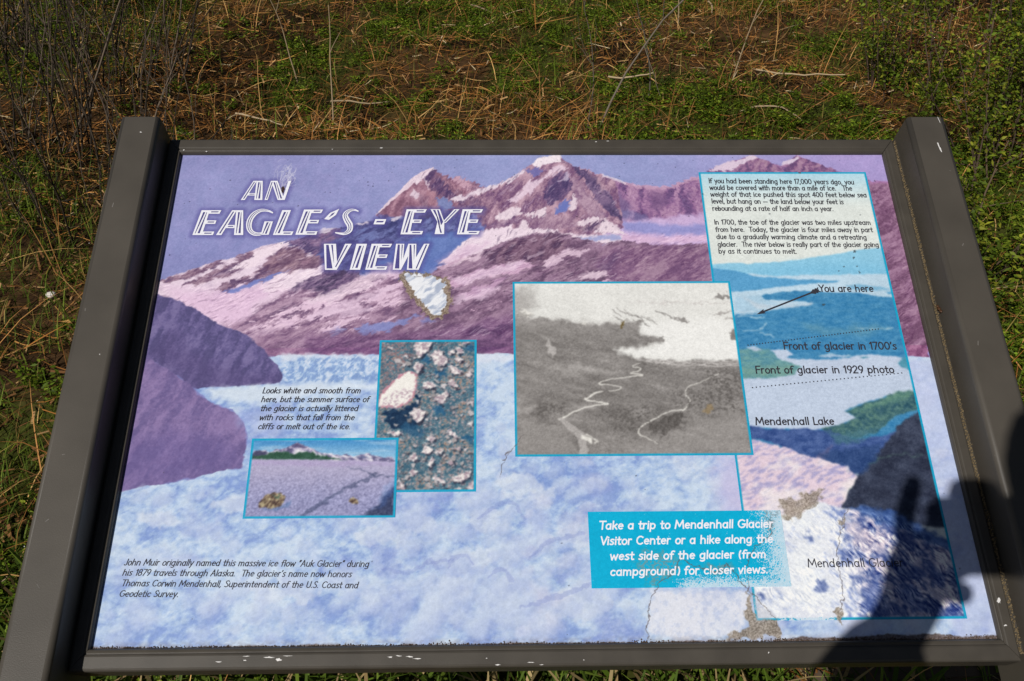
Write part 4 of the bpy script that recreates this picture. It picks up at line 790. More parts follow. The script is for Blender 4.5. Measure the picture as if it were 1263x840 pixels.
# backing board behind the print
def box(mb, x0, x1, y0, y1, z0, z1):
    mb.add([(x0, y0, z0), (x1, y0, z0), (x1, y1, z0), (x0, y1, z0), (x0, y0, z1), (x1, y0, z1), (x1, y1, z1), (x0, y1, z1)],
           [(0, 3, 2, 1), (4, 5, 6, 7), (0, 1, 5, 4), (1, 2, 6, 5), (2, 3, 7, 6), (3, 0, 4, 7)])
mb = MB(); box(mb, -0.004, 0.918, -0.009, 0.614, -0.010, -0.0012); mb.build('backing_board', m_frame, sign)

def pic(name, S, z, label):
    o = link(name, sheet_mesh(name, S, z), m_print, panel); o['label'] = label; return o
p_coast = pic('printed_picture', S1, 0.0003, 'tall blue coast picture with pale text area at its top')
p_rock = pic('printed_picture', S3, 0.0003, 'upright picture of pale stones on blue ground')
p_valley = pic('printed_picture', S2, 0.0005, 'grey valley photograph with a winding river')
p_field = pic('printed_picture', S4, 0.0005, 'small picture of a boulder on a wide ice field')
p_note = pic('text_box', S5, 0.0006, 'turquoise text box with peeling right edge')

# ---- title lettering
def flat_polys(name, polys, z, mat, parent, label=None):
    mb = MB()
    for k, q in enumerate(polys):
        q = trace(q) / 1000
        mb.add([(x, y, z + 4e-6 * k) for x, y in q], [tuple(range(len(q)))])
    me = mesh_py(name, mb.V, mb.F)
    import bmesh
    b = bmesh.new(); b.from_mesh(me); bmesh.ops.triangulate(b, faces=b.faces[:]); bmesh.ops.recalc_face_normals(b, faces=b.faces[:])
    for f in b.faces:
        if f.normal.z < 0: f.normal_flip()
    b.to_mesh(me); b.free()
    o = link(name, me, mat, parent)
    if label: o['label'] = label
    return o
title = flat_polys('title_lettering', LET, 0.0003, m_white, panel, 'large white slanted title in striped capital letters')

# ---- single-stroke lettering
def arc(cx, cy, rx, ry, a0, a1, n=9):
    return [(cx + rx * math.cos(R(a)), cy + ry * math.sin(R(a))) for a in np.linspace(a0, a1, n)]
def ell(cx, cy, rx, ry): return arc(cx, cy, rx, ry, 20, 380, 15)
X = .66
GL = {
 'a': (.62, [ell(.25, .32, .22, .32), [(.47, X), (.48, 0)]]),
 'b': (.62, [[(.05, 1), (.05, 0)], ell(.28, .32, .22, .32)]),
 'c': (.54, [arc(.27, .32, .23, .32, 48, 312)]),
 'd': (.62, [ell(.25, .32, .22, .32), [(.48, 1), (.48, 0)]]),
 'e': (.57, [[(.05, .33), (.48, .38)] + arc(.27, .33, .22, .32, 12, 312)]),
 'f': (.40, [arc(.32, .80, .18, .2, 55, 180, 6) + [(.14, 0)], [(.0, .6), (.32, .61)]]),
 'g': (.62, [ell(.25, .32, .22, .32), [(.47, X), (.47, -.12)] + arc(.25, -.12, .22, .2, 0, -140, 6)]),
 'h': (.61, [[(.05, 1), (.05, 0)], [(.05, .42)] + arc(.26, .42, .2, .23, 170, 0, 6) + [(.47, 0)]]),
 'i': (.20, [[(.07, X), (.07, 0)], [(.07, .88), (.075, .90)]]),
 'k': (.52, [[(.05, 1), (.05, 0)], [(.42, .62), (.06, .27)], [(.17, .37), (.44, 0)]]),
 'l': (.19, [[(.07, 1), (.07, 0)]]),
 'm': (.90, [[(.05, X), (.05, 0)], [(.05, .42)] + arc(.22, .42, .17, .22, 170, 0, 6) + [(.40, 0)], [(.40, .42)] + arc(.57, .42, .17, .22, 170, 0, 6) + [(.75, 0)]]),
 'n': (.61, [[(.05, X), (.05, 0)], [(.05, .42)] + arc(.26, .42, .2, .23, 170, 0, 6) + [(.47, 0)]]),
 'o': (.59, [ell(.27, .32, .23, .33)]),
 'p': (.62, [[(.05, X), (.05, -.34)], ell(.28, .32, .22, .32)]),
 'r': (.40, [[(.05, X), (.05, 0)], [(.05, .4)] + arc(.24, .42, .18, .23, 165, 65, 5)]),
 's': (.47, [[(.39, .60), (.27, X), (.12, .62), (.08, .5), (.17, .38), (.32, .29), (.37, .16), (.28, .02), (.14, 0), (.03, .06)]]),
 't': (.40, [[(.15, .92), (.15, .12), (.20, .01), (.34, .03)], [(.0, .62), (.34, .63)]]),
 'u': (.61, [[(.05, X), (.05, .22)] + arc(.25, .22, .2, .22, 180, 350, 6), [(.47, X), (.47, 0)]]),
 'v': (.50, [[(.0, X), (.2, 0), (.43, X)]]),
 'w': (.78, [[(.0, X), (.16, 0), (.34, .56), (.53, 0), (.70, X)]]),
 'y': (.54, [[(.02, X), (.23, .05)], [(.46, X), (.13, -.34)]]),
 'A': (.70, [[(0, 0), (.32, 1), (.62, 0)], [(.12, .36), (.52, .36)]]),
 'C': (.72, [arc(.38, .5, .35, .5, 48, 312)]),
 'F': (.56, [[(.06, 0), (.06, 1), (.52, 1)], [(.06, .53), (.44, .53)]]),
 'G': (.82, [arc(.40, .5, .37, .5, 48, 335) + [(.75, .44), (.48, .44)]]),
 'I': (.20, [[(.08, 1), (.08, 0)]]),
 'J': (.48, [[(.36, 1), (.36, .2)] + arc(.19, .2, .17, .2, 0, -150, 6)]),
 'L': (.50, [[(.06, 1), (.06, 0), (.46, 0)]]),
 'M': (.94, [[(.02, 0), (.12, 1), (.44, .25), (.76, 1), (.86, 0)]]),
 'S': (.58, [[(.50, .88), (.38, 1), (.18, .97), (.09, .80), (.18, .60), (.38, .46), (.50, .28), (.42, .06), (.22, 0), (.04, .10)]]),
 'T': (.62, [[(0, 1), (.62, 1)], [(.31, 1), (.31, 0)]]),
 'U': (.70, [[(.06, 1), (.06, .28)] + arc(.32, .28, .26, .28, 180, 360, 8) + [(.58, 1)]]),
 'V': (.62, [[(0, 1), (.29, 0), (.60, 1)]]),
 'Y': (.60, [[(0, 1), (.29, .5), (.58, 1)], [(.29, .5), (.29, 0)]]),
 '0': (.66, [ell(.30, .5, .26, .5)]), '1': (.34, [[(.04, .82), (.2, 1), (.2, 0)]]),
 '2': (.58, [arc(.26, .72, .22, .28, 170, -20, 8) + [(.04, 0), (.50, 0)]]),
 '4': (.62, [[(.42, 0), (.42, 1), (.03, .3), (.56, .3)]]), '7': (.54, [[(.02, 1), (.48, 1), (.18, 0)]]),
 '8': (.60, [ell(.27, .76, .20, .24), ell(.27, .26, .24, .26)]),
 '9': (.58, [ell(.27, .70, .22, .30), [(.49, .72), (.42, .3), (.24, 0)]]),
 '.': (.22, [[(.06, .02), (.065, .05)]]), ',': (.22, [[(.09, .05), (.02, -.16)]]),
 "'": (.18, [[(.10, 1), (.04, .78)]]), '"': (.34, [[(.10, 1), (.05, .78)], [(.24, 1), (.19, .78)]]),
 '(': (.30, [arc(.36, .42, .3, .66, 130, 230, 7)]), ')': (.30, [arc(-.06, .42, .3, .66, 50, -50, 7)]),
 '-': (.40, [[(.04, .36), (.32, .36)]]), ' ': (.36, []),
}
def ribbons(mb, pts, wd, z):
    """a flat pen stroke with square ends, very slightly crowned"""
    p = np.array(pts, float); d = np.diff(p, axis=0); L = np.linalg.norm(d, axis=1); keep = np.r_[True, L > 1e-7]; p = p[keep]
    if len(p) < 2: return
    d = np.diff(p, axis=0); d /= np.linalg.norm(d, axis=1)[:, None]
    p = p.copy(); p[0] -= d[0] * wd * .42; p[-1] += d[-1] * wd * .42
    t = np.vstack([d[:1], (d[:-1] + d[1:]) / 2, d[-1:]]); ln = np.maximum(np.linalg.norm(t, axis=1), .55)[:, None]; t = t / ln / np.maximum(np.linalg.norm(t / ln, axis=1), 1e-6)[:, None]
    n = np.stack([-t[:, 1], t[:, 0]], 1) * wd / 2
    V = []
    for i in range(len(p)):
        V += [(*(p[i] - n[i]), z), (*p[i], z + 0.00005), (*(p[i] + n[i]), z)]
    F = []
    for i in range(len(p) - 1):
        for k in (0, 1): F.append((3 * i + k + 1, 3 * i + k, 3 * i + 3 + k, 3 * i + 4 + k))
    mb.add(V, F)
def runs(pts):
    """cuts a stroke at its sharp corners"""
    out = [[pts[0]]]
    for i in range(1, len(pts)):
        out[-1].append(pts[i])
        if i < len(pts) - 1:
            a = np.subtract(pts[i], pts[i - 1]); b = np.subtract(pts[i + 1], pts[i])
            if a @ b < .62 * np.linalg.norm(a) * np.linalg.norm(b): out.append([pts[i]])
    return out
def write(mb, text, x0, y0, x1, y1, cap, z, wt=.10, shear=0.0):
    q = trace([(x0, y0), (x1, y1), (x0, y0 - cap)]) / 1000
    size = q[2, 1] - q[0, 1]; e = q[1] - q[0]; W_ = np.linalg.norm(e); e = e / W_; nn = np.array((-e[1], e[0]))
    text = text.replace('\u2019', "'")
    adv = sum(GL[c][0] + .05 for c in text) - .10
    sx = W_ / adv; x = 0.0; g = np.random.default_rng(len(text))
    for c in text:
        a, st = GL[c]
        for k, s_ in enumerate(st):
            pts = [q[0] + e * ((x + px) * sx + py * size * shear) + nn * (py * size) for px, py in s_]
            for run in runs(pts): ribbons(mb, run, size * wt, z + g.uniform(0, 3e-5))
        x += a + .05
def block(name, lines, z, mat, parent, wt, shear, label, cap):
    mb = MB()
    for t, x0, y0, x1, y1 in lines: write(mb, t, x0, y0, x1, y1, cap, z, wt, shear)
    o = mb.build(name, mat, parent); o['label'] = label; return o
block('printed_text', [
 ('If you had been standing here 17,000 years ago, you', 874.4, 226, 1053.5, 227.6), ('would be covered with more than a mile of ice.   The', 875.6, 234.4, 1051, 235.2),
 ('weight of that ice pushed this spot 400 feet below sea', 876.7, 242.6, 1069, 243.5), ('level, but hang on -- the land below your feet is', 878, 251.1, 1040.5, 252),
 ('rebounding at a rate of half an inch a year.', 879, 260, 1028, 260.5), ('In 1700, the toe of the glacier was two miles upstream', 881.3, 277, 1074, 277.5),
 ('from here.  Today, the glacier is four miles away in part', 882.7, 286, 1076.5, 286.4), ('due to a gradually warming climate and a retreating', 884, 294.9, 1069, 295.6),
 ('glacier.  The river below is really part of the glacier going', 885.5, 304.3, 1084, 304.8), ('by as it continues to melt.', 886.6, 312.8, 982.8, 313)],
 0.00055, m_ink, p_coast, .165, 0, 'two small dark paragraphs on the pale sky', 5.7)
block('printed_text', [('You are here', 1011, 360, 1077.5, 360)], 0.00055, m_ink, p_coast, .165, 0, 'dark map caption at the tail of the arrow', 8.2)
block('printed_text', [("Front of glacier in 1700's", 967, 431, 1106, 431)], 0.00055, m_ink, p_coast, .175, 0, 'dark map caption below the upper dotted line', 8.6)
block('printed_text', [('Front of glacier in 1929 photo', 932.4, 460.6, 1103, 460)], 0.00055, m_ink, p_coast, .175, 0, 'dark map caption above the lower dotted line', 8.6)
block('printed_text', [('Mendenhall Lake', 932.4, 524.2, 1029, 523.8)], 0.00055, m_ink, p_coast, .175, 0, 'dark map caption on the pale lake', 9)
block('printed_text', [('Mendenhall Glacier', 996.8, 699.6, 1114.4, 698.6)], 0.00055, m_ink, p_coast, .13, 0, 'thin dark map caption on the white ice', 10)
block('printed_text', [('Looks white and smooth from', 323.6, 485, 444.3, 485), ('here, but the summer surface of', 322, 495.9, 454.6, 495.9), ('the glacier is actually littered', 321, 507, 441, 507),
 ('with rocks that fall from the', 319.6, 518.2, 436.4, 518.2), ('cliffs or melt out of the ice.', 317.9, 529.3, 431.4, 529.4)], 0.0003, m_ink, panel, .15, .22, 'slanted dark paragraph above the small ice field picture', 6.8)
block('printed_text', [('John Muir originally named this massive ice flow "Auk Glacier" during', 152.6, 697.2, 454.5, 699.3), ('his 1879 travels through Alaska.  The glacier\u2019s name now honors', 150.8, 709.8, 433, 711.8),
 ('Thomas Corwin Mendenhall, Superintendent of the U.S. Coast and', 149.3, 722.8, 441, 725.5), ('Geodetic Survey.', 146.6, 735.9, 219.5, 736.4)], 0.0003, m_ink, panel, .135, .22, 'slanted dark paragraph at the bottom left of the face', 7.6)
block('printed_text', [('Take a trip to Mendenhall Glacier', 739, 653, 953, 650.5), ('Visitor Center or a hike along the', 740.8, 672, 953, 669.3), ('west side of the glacier (from', 752.7, 690.7, 944.6, 688), ('campground) for closer views.', 752.7, 710, 947, 706.8)],
 0.00085, m_white, p_note, .19, .16, 'bold white slanted lettering', 9.6)
# dotted map lines and the arrow
for (x0, y0, x1, y1, n, lb) in ((922.5, 426, 1083, 406, 46, 'upper dotted line'), (928, 478.3, 1112, 460.3, 40, 'lower dotted line')):
    mb = MB()
    for k in range(n):
        c = trace([(x0 + (x1 - x0) * k / (n - 1), y0 + (y1 - y0) * k / (n - 1))])[0] / 1000
        mb.add([(c[0] + .00085 * math.cos(a), c[1] + .00085 * math.sin(a), 0.00056) for a in np.linspace(0, 6.283, 9)[:-1]], [tuple(range(8))])
    o = mb.build('dotted_line', m_ink, p_coast); o['label'] = lb
mb = MB(); a, b = trace([(1009, 358), (933, 388)]) / 1000; e = (b - a) / np.linalg.norm(b - a); nn = np.array((-e[1], e[0]))
ribbons(mb, [a, b - e * .006], .0021, .00056)
mb.add([(*(b), .0006), (*(b - e * .0115 + nn * .0032), .0006), (*(b - e * .0095), .0006), (*(b - e * .0115 - nn * .0032), .0006)], [(0, 1, 2, 3)])
for k in range(3):
    c = a + e * (.001 + .0032 * k)
    for s_ in (-1, 1): ribbons(mb, [c + e * .003, c - e * .002 + nn * .0028 * s_], .0016, .00057 + 1e-5 * k)
mb.build('map_arrow', m_ink, p_coast)
sl_o = flat_polys('stripe_lettering', SLIT, 0.00062, m_slit, panel, 'thin violet stripes inside the title letters')

# ---- frame bars, mitred
XO0, XO1, YO0, YO1 = -0.0175, 0.9315, -0.0272, 0.6322       # outer edge
XI0, XI1, YI0, YI1 = -0.0004, 0.9144, -0.0052, 0.6098       # inner edge
prof = [(0, -.026), (0, .0035), (.05, .0052), (.13, .0062), (.62, .0064), (.70, .0060), (.74, .0050), (.80, .0050), (.86, .0062), (.92, .0058), (.97, .0042), (1.0, .0022), (1.0, -.0012)]
def bar(name, corner0, corner1):
    """corner = (outer xy, inner xy)"""
    mb = MB(); V = []
    for o_, i_ in (corner0, corner1):
        for t, h in prof: V.append((o_[0] + (i_[0] - o_[0]) * t, o_[1] + (i_[1] - o_[1]) * t, h))
    n = len(prof)
    mb.add(V, [(k, k + 1, n + k + 1, n + k) for k in range(n - 1)] + [tuple(range(n))[::-1], tuple(range(n, 2 * n))] + [(n - 1, 0, n, 2 * n - 1)])
    o = mb.build(name, m_frame, sign)
    import bmesh
    b = bmesh.new(); b.from_mesh(o.data); bmesh.ops.recalc_face_normals(b, faces=b.faces[:]); b.to_mesh(o.data); b.free()
    return o
g_ = 0.00035
TL, TR = ((XO0, YO1), (XI0, YI1)), ((XO1, YO1), (XI1, YI1)); BL, BR = ((XO0, YO0), (XI0, YI0)), ((XO1, YO0), (XI1, YI0))
def sh(c, dx, dy): return ((c[0][0] + dx, c[0][1] + dy), (c[1][0] + dx, c[1][1] + dy))
f_top = bar('frame_bar', sh(TL, g_, 0), sh(TR, -g_, 0)); f_bot = bar('frame_bar', sh(BR, -g_, 0), sh(BL, g_, 0))
f_lef = bar('frame_bar', sh(BL, 0, g_), sh(TL, 0, -g_)); f_rig = bar('frame_bar', sh(TR, 0, -g_), sh(BR, 0, g_))

# ---- side posts: thick rounded tubes lying along the slope
import bmesh
def post(x0, x1):
    b = bmesh.new(); y0, y1, z0, z1 = -0.16, 0.640, -0.060, 0.042
    vs_ = [b.verts.new(v) for v in ((x0, y0, z0), (x1, y0, z0), (x1, y1, z0), (x0, y1, z0), (x0, y0, z1), (x1, y0, z1), (x1, y1, z1), (x0, y1, z1))]
    for f in ((0, 3, 2, 1), (4, 5, 6, 7), (0, 1, 5, 4), (1, 2, 6, 5), (2, 3, 7, 6), (3, 0, 4, 7)): b.faces.new([vs_[i] for i in f])
    lng = [e for e in b.edges if abs(e.verts[0].co.y - e.verts[1].co.y) > .1]
    bmesh.ops.bevel(b, geom=lng, offset=0.0055, segments=5, affect='EDGES', profile=.5)
    end = [e for e in b.edges if abs(e.verts[0].co.y - y1) < 1e-5 and abs(e.verts[1].co.y - y1) < 1e-5]
    bmesh.ops.bevel(b, geom=end, offset=0.0022, segments=2, affect='EDGES')
    me = bpy.data.meshes.new('post'); b.to_mesh(me); b.free()
    for p in me.polygons: p.use_smooth = len(p.vertices) == 4 and p.area < .006
    return link('post', me, m_metal, sign)
p_l = post(-0.0690, -0.0195); p_r = post(0.9370, 0.9860)
# upright legs down to the ground, plumb in the world, hidden under the face
ZG_ = np.array([[1, 0, 0], [0, EY[1], EY[2]], [0, EN[1], EN[2]]])          # world -> sign axes
for px in (-0.0445, 0.9615):
    mb = MB(); cx, cy, cz = np.array((px, 0.60, -0.055)); wpt = ORG + EX * cx + EY * cy + EN * cz
    V = []
    for z_ in (wpt[2] + .012, -0.02):
        for dx, dy in ((-.021, -.03), (.021, -.03), (.021, .03), (-.021, .03)):
            zz = z_ + (dy * math.tan(TH) if z_ > 0 else 0)
            V.append(ZG_ @ (np.array((wpt[0] + dx, wpt[1] + dy, zz)) - ORG))
    mb.add(V, [(0, 1, 2, 3), (4, 7, 6, 5), (0, 4, 5, 1), (1, 5, 6, 2), (2, 6, 7, 3), (3, 7, 4, 0)])
    mb.build('leg', m_metal, sign)

# ---- chips, scratches and dirt on the metal
def chip(pts, h, parent, mat=m_chip, name='paint_chip'):
    q = trace(pts, h) / 1000; mb = MB()
    mb.add([(x, y, h + .00015) for x, y in q], [tuple(range(len(q)))])
    o = mb.build(name, mat, parent); 
    if o.data.polygons[0].normal.z < 0: o.data.flip_normals()
    return o
def blob(x, y, rx, ry, sd):
    g = np.random.default_rng(sd); return [(x + .8 * rx * g.uniform(.3, 1.3) * math.cos(a), y + .75 * ry * g.uniform(.3, 1.3) * math.sin(a)) for a in np.linspace(0, 6.283, 14)[:-1]]
FB = .0064
for k, (x, y, rx, ry) in enumerate(((270, 816.3, 5, .9), (303, 809.5, 6, .8), (302, 814.5, 3, 1), (332, 811, 9, 1.4), (344, 814, 4, 2.8), (355, 809, 7, .7), (481, 810.5, 4, 1.6), (492, 809, 5, .9), (506, 810, 7, 1.6), (514, 812.5, 6, .8), (614, 820, 4, 1), (655, 817, 7, .8), (668, 820, 5, .7), (600, 812, 1.2, .8), (720, 814, 1, .8), (948, 805, 1.2, 1.2))):
    chip(blob(x, y, rx, ry, k), FB, f_bot)
for k, (x, y, rx, ry) in enumerate(((1232.3, 741, 3.4, 5), (1239.8, 771.5, 2.4, 1.8))): chip(blob(x, y, rx, ry, 30 + k), FB, f_rig)
for k, (x, y, rx, ry) in enumerate(((254.3, 186.8, 1.8, .8), (226.6, 185, 1.4, 1), (470, 182.5, 2.4, .7), (735, 175, 1.8, .6), (750, 174, 2.2, .5), (410, 184, 1, .6))): chip(blob(x, y, rx, ry, 40 + k), FB, f_top)
for k, (x, y, rx, ry) in enumerate(((173.5, 163, 1.9, 1), (123, 437, 1, 1), (30, 674, .8, .8), (110, 300, .6, .6))): chip(blob(x, y, rx, ry, 50 + k), .042, p_l)
for k, p in enumerate(([(1155.6, 176), (1157, 176), (1160, 184), (1159, 184.5)], [(1158, 182), (1160, 182), (1162, 188), (1160.5, 187)], [(1156, 144), (1157, 145), (1160, 152), (1159, 151)])): chip(p, .042, p_r)
m_faint = material('faint_scuff', (0.20, 0.185, 0.17), rough=.6, noise=(400, .3))
for k, (x, y) in enumerate(((1188, 300), (1206, 420), (1225, 560), (1170, 210), (80, 560), (60, 640), (105, 380), (140, 250), (45, 720))):
    g = np.random.default_rng(k); a = g.uniform(0, 3.1); l = g.uniform(2, 6)
    chip([(x, y), (x + l * math.cos(a), y + l * math.sin(a)), (x + l * math.cos(a) + .7, y + l * math.sin(a) + .4), (x + .6, y + .4)], .042, p_l if x < 600 else p_r, m_faint, 'scratch')
# yellow dust packed into the gap beside the right post
mb = MB(); g = np.random.default_rng(9)
for y in np.arange(-0.02, 0.628, 0.0011):
    k = float(fbm(np.array([y * 40]), np.array([3.0]), 3, 900)[0]); w_ = .0006 + .0024 * max(0, k - .25) * (1.2 - .6 * y / .6)
    for _ in range(2):
        x = .9338 + g.normal(0, w_ * .7); r_ = g.uniform(.0005, .0013); h = .0050 + g.uniform(-.002, .0006); yy = y + g.uniform(-.001, .001)
        mb.add([(x - r_, yy, h - r_), (x, yy - r_, h - r_), (x + r_, yy, h - r_), (x, yy + r_, h - r_), (x, yy, h + r_ * .8)], [(0, 1, 4), (1, 2, 4), (2, 3, 4), (3, 0, 4)])
mb.build('dust_line', m_dirt, f_rig)
mb = MB()
mb.add([(XO1 + .0002, -.02, -.02), (.9368, -.02, -.02), (.9368, .628, -.02), (XO1 + .0002, .628, -.02), (XO1 + .0002, -.02, .002), (.9368, -.02, .002), (.9368, .628, .002), (XO1 + .0002, .628, .002)], [(4, 5, 6, 7)])
mb.build('gap_seal', m_frame, f_rig)
mb = MB()
mb.add([(-.0194, -.02, .001), (XO0 - .0002, -.02, .001), (XO0 - .0002, .628, .001), (-.0194, .628, .001)], [(0, 1, 2, 3)]); mb.build('gap_seal', m_frame, f_lef)
# gritty crust lying on the lower frame lip
m_grit = material('brown_grit', (0.11, 0.08, 0.062), rough=.95, spec=.1, noise=(700, .6))
mb = MB()
for _ in range(1500):
    x = g.uniform(0, .914); amt = float(fbm(np.array([x * 70]), np.array([1.0]), 4, 905)[0])
    y = -.0050 + abs(g.normal(0, .0005 + (.0016 + .0026 * (x > .64)) * max(0, amt - .30))); r_ = g.uniform(.0004, .0011)
    z_ = .0004 + r_ * .2
    mb.add([(x - r_, y, z_ - r_ * .5), (x, y - r_, z_ - r_ * .5), (x + r_, y, z_ - r_ * .5), (x, y + r_, z_ - r_ * .5), (x, y, z_ + r_ * .6)], [(0, 1, 4), (1, 2, 4), (2, 3, 4), (3, 0, 4)])
mb.build('dirt_crust', m_grit, f_bot)
# a dead insect caught in the gap on the right
ins = empty('dead_insect'); qx = trace([(1157.5, 382)], .006)[0] / 1000
ins.location = Vector(ORG + EX * qx[0] + EY * qx[1] + EN * .0066)
tag(ins, 'small dried brown insect stuck in the dusty gap beside the right post', 'insect')
m_ins = material('dry_insect_shell', (.07, .03, .012), rough=.5, noise=(900, .4))
mb = MB()
for (cx, cy, rx, ry, rz) in ((0, 0, .0022, .0036, .0018), (.0004, .0050, .0017, .0021, .0015), (0, -.0052, .0019, .0030, .0016)):
    V = []
    for i in range(5):
        for j in range(8): V.append((cx + rx * math.sin(math.pi * i / 4) * math.cos(j * .7854), cy + ry * math.cos(math.pi * i / 4), .0012 + rz * math.sin(math.pi * i / 4) * math.sin(j * .7854)))
    mb.add(V, [(i * 8 + j, i * 8 + (j + 1) % 8, i * 8 + 8 + (j + 1) % 8, i * 8 + 8 + j) for i in range(4) for j in range(8)])
o = mb.build('body', m_ins, ins, True)
for s_ in (-1, 1):
    for k in range(3):
        l = MB(); y = -.002 + .003 * k
        l.add([(s_ * .001, y, .001), (s_ * .001, y + .0006, .001), (s_ * .005, y + .0016 - .002 * (1 - k), .003), (s_ * .0052, y + .0012 - .002 * (1 - k), .003), (s_ * .0078, y - .003 * (1 - k), .0002)], [(0, 1, 2, 3), (3, 2, 4)])
        l.build('leg', m_ins, ins)

# ================================================================== ground and vegetation
def gz(x, y):
    x = np.asarray(x, float); y = np.asarray(y, float)
    return ((fbm(x / 1.3 + 40, y / 1.3 + 40, 4, 950) - .5) * .18 + (fbm(x / .42 + 9, y / .42 + 9, 2, 952) - .5) * .12) * sm(np.hypot(x, y), .5, 2.2) - .01
def axis(n0, r0, r1, n1):
    a = np.linspace(-r0, r0, n0); b = np.geomspace(r0, r1, n1)[1:]
    return np.concatenate([-b[::-1], a, b])
gx = axis(420, 7.5, 160, 24); gy = axis(420, 7.5, 160, 24)
GX, GY = np.meshgrid(gx, gy); GZ = gz(GX, GY) + (fbm(GX * 9, GY * 9, 3, 955) - .5) * .03
idx = np.arange(GX.size).reshape(GX.shape)
F = np.stack([idx[:-1, :-1].ravel(), idx[:-1, 1:].ravel(), idx[1:, 1:].ravel(), idx[1:, :-1].ravel()], 1)
gn = fbm(GX * 3, GY * 3, 4, 956)
gmk = sm(fbm(GX / .55 + 7, GY / .75 + 3, 4, 960), .42, .56) * .8
Cg = lerp((.016, .009, .004), (.085, .045, .019), sm(gn, .3, .72)); Cg = lerp(Cg, (.036, .050, .007), gmk).reshape(-1, 3)
m_soil = material('matted_soil', attr=True, rough=.95, spec=.1, noise=(38, .55), bump=(60, .9))
tag(link('ground', mesh_np('ground', np.stack([GX.ravel(), GY.ravel(), GZ.ravel()], 1), F, Cg, True), m_soil), kind='structure')

def wedge(n, y0=-1.0, y1=8.4, power=.8, seed=0):
    """points over the patch of ground round and behind the sign, denser near it"""
    n = int(n * 1.35); g = np.random.default_rng(seed); y = y0 + (y1 - y0) * g.random(n) ** power
    x = (g.random(n) * 2 - 1) * (1.75 + .66 * (y + .9)); return x, y, g
def strips(x, y, z, az, lean, curve, ln, wd, cols, segs=3, twist=None, taper=True):
    n = len(x); t = np.linspace(0, 1, segs + 1); V = np.zeros((n, segs + 1, 2, 3))
    p = np.stack([x, y, z], 1); side = np.stack([-np.sin(az), np.cos(az), np.zeros(n)], 1)
    if twist is not None:
        side = side * np.cos(twist)[:, None] + np.array([0, 0, 1.0]) * np.sin(twist)[:, None]
    for k in range(segs + 1):
        w_ = wd * ((1 - t[k] ** 2) * .93 + .07 if taper else 1.0) / 2
        V[:, k, 0] = p - side * w_[:, None]; V[:, k, 1] = p + side * w_[:, None]
        a = lean + curve * (t[k] + .5 / segs)
        p = p + np.stack([np.cos(az) * np.sin(a), np.sin(az) * np.sin(a), np.cos(a)], 1) * (ln / segs)[:, None]
    base = np.arange(n)[:, None] * (2 * (segs + 1)); k = np.arange(segs)[None] * 2
    F = np.stack([base + k, base + k + 1, base + k + 3, base + k + 2], -1).reshape(-1, 4)
    C = np.repeat(cols, 2 * (segs + 1), 0)
    return V.reshape(-1, 3), F, C
class Batch:
    def __init__(s): s.V, s.F, s.C, s.n = [], [], [], 0
    def add(s, vfc):
        V, F, C = vfc; s.V.append(V); s.F.append(F + s.n); s.C.append(C); s.n += len(V)
    def build(s, name, mat, parent=None, smooth=False):
        return link(name, mesh_np(name, np.concatenate(s.V), np.concatenate(s.F), np.clip(np.concatenate(s.C), 0, 1), smooth), mat, parent)
def pal(g, n, cols, wts, jit=.25):
    c = np.array(cols)[g.choice(len(cols), n, p=np.array(wts) / np.sum(wts))]
    return c * (1 + g.normal(0, jit, (n, 1)))
m_straw = material('dry_stalks', attr=True, rough=.8, spec=.06)
m_green = material('green_blades', attr=True, rough=.6, spec=.14, trans=.30)
m_leaf = material('small_leaves', attr=True, rough=.55, spec=.14, trans=.28)
def grn_mask(x, y): return sm(fbm(x / .55 + 7, y / .75 + 3, 4, 960) + .10 * sm(-x, 1.0, 1.6) * sm(2.6 - y, 0, 1), .42, .54)
def clear(x, y): return ~((np.abs(x) < .47) & (y > -.27) & (y < .9))          # nothing grows up through the sign

# dead straw matted over the ground
b = Batch()
x, y, g = wedge(66000, seed=21); k = clear(x, y) & (g.random(len(x)) < (1 - .62 * grn_mask(x, y)) * (1 - .6 * sm(-x, .7, 1.1) * sm(2.4 - y, 0, .6))); x, y = x[k], y[k]; n = len(x)
az = g.normal(0, .55, n) + np.where(g.random(n) < .5, 0, np.pi) + (g.random(n) < .25) * g.uniform(0, 6.28, n)
mound = sm(fbm(x / .4 + 11, y / .4, 3, 963), .5, .7)
cols = pal(g, n, [(.58, .37, .14), (.45, .22, .066), (.29, .12, .030), (.13, .054, .014), (.68, .54, .32)], [.06, .20, .38, .33, .03])
b.add(strips(x, y, gz(x, y) + .004 + g.random(n) ** 2 * (.03 + .09 * mound), az, g.normal(1.5, .22, n), g.normal(.1, .55, n), g.uniform(.03, .15, n) * (1 + (g.random(n) < .05)), g.uniform(.0014, .0042, n), cols, 3, g.uniform(-.8, .8, n)))
# bent upright dry stems in the mounds
x, y, g = wedge(24000, seed=22); mound = sm(fbm(x / .4 + 11, y / .4, 3, 963), .5, .7); k = clear(x, y) & (g.random(len(x)) < .16 + .84 * mound); x, y = x[k], y[k]; n = len(x)
cols = pal(g, n, [(.52, .31, .11), (.37, .18, .06), (.21, .09, .026)], [.18, .44, .38])
b.add(strips(x, y, gz(x, y), g.uniform(0, 6.28, n), g.normal(.6, .35, n), g.uniform(.3, 1.8, n), g.uniform(.10, .34, n), g.uniform(.0018, .0042, n), cols, 4, g.uniform(-.5, .5, n)))
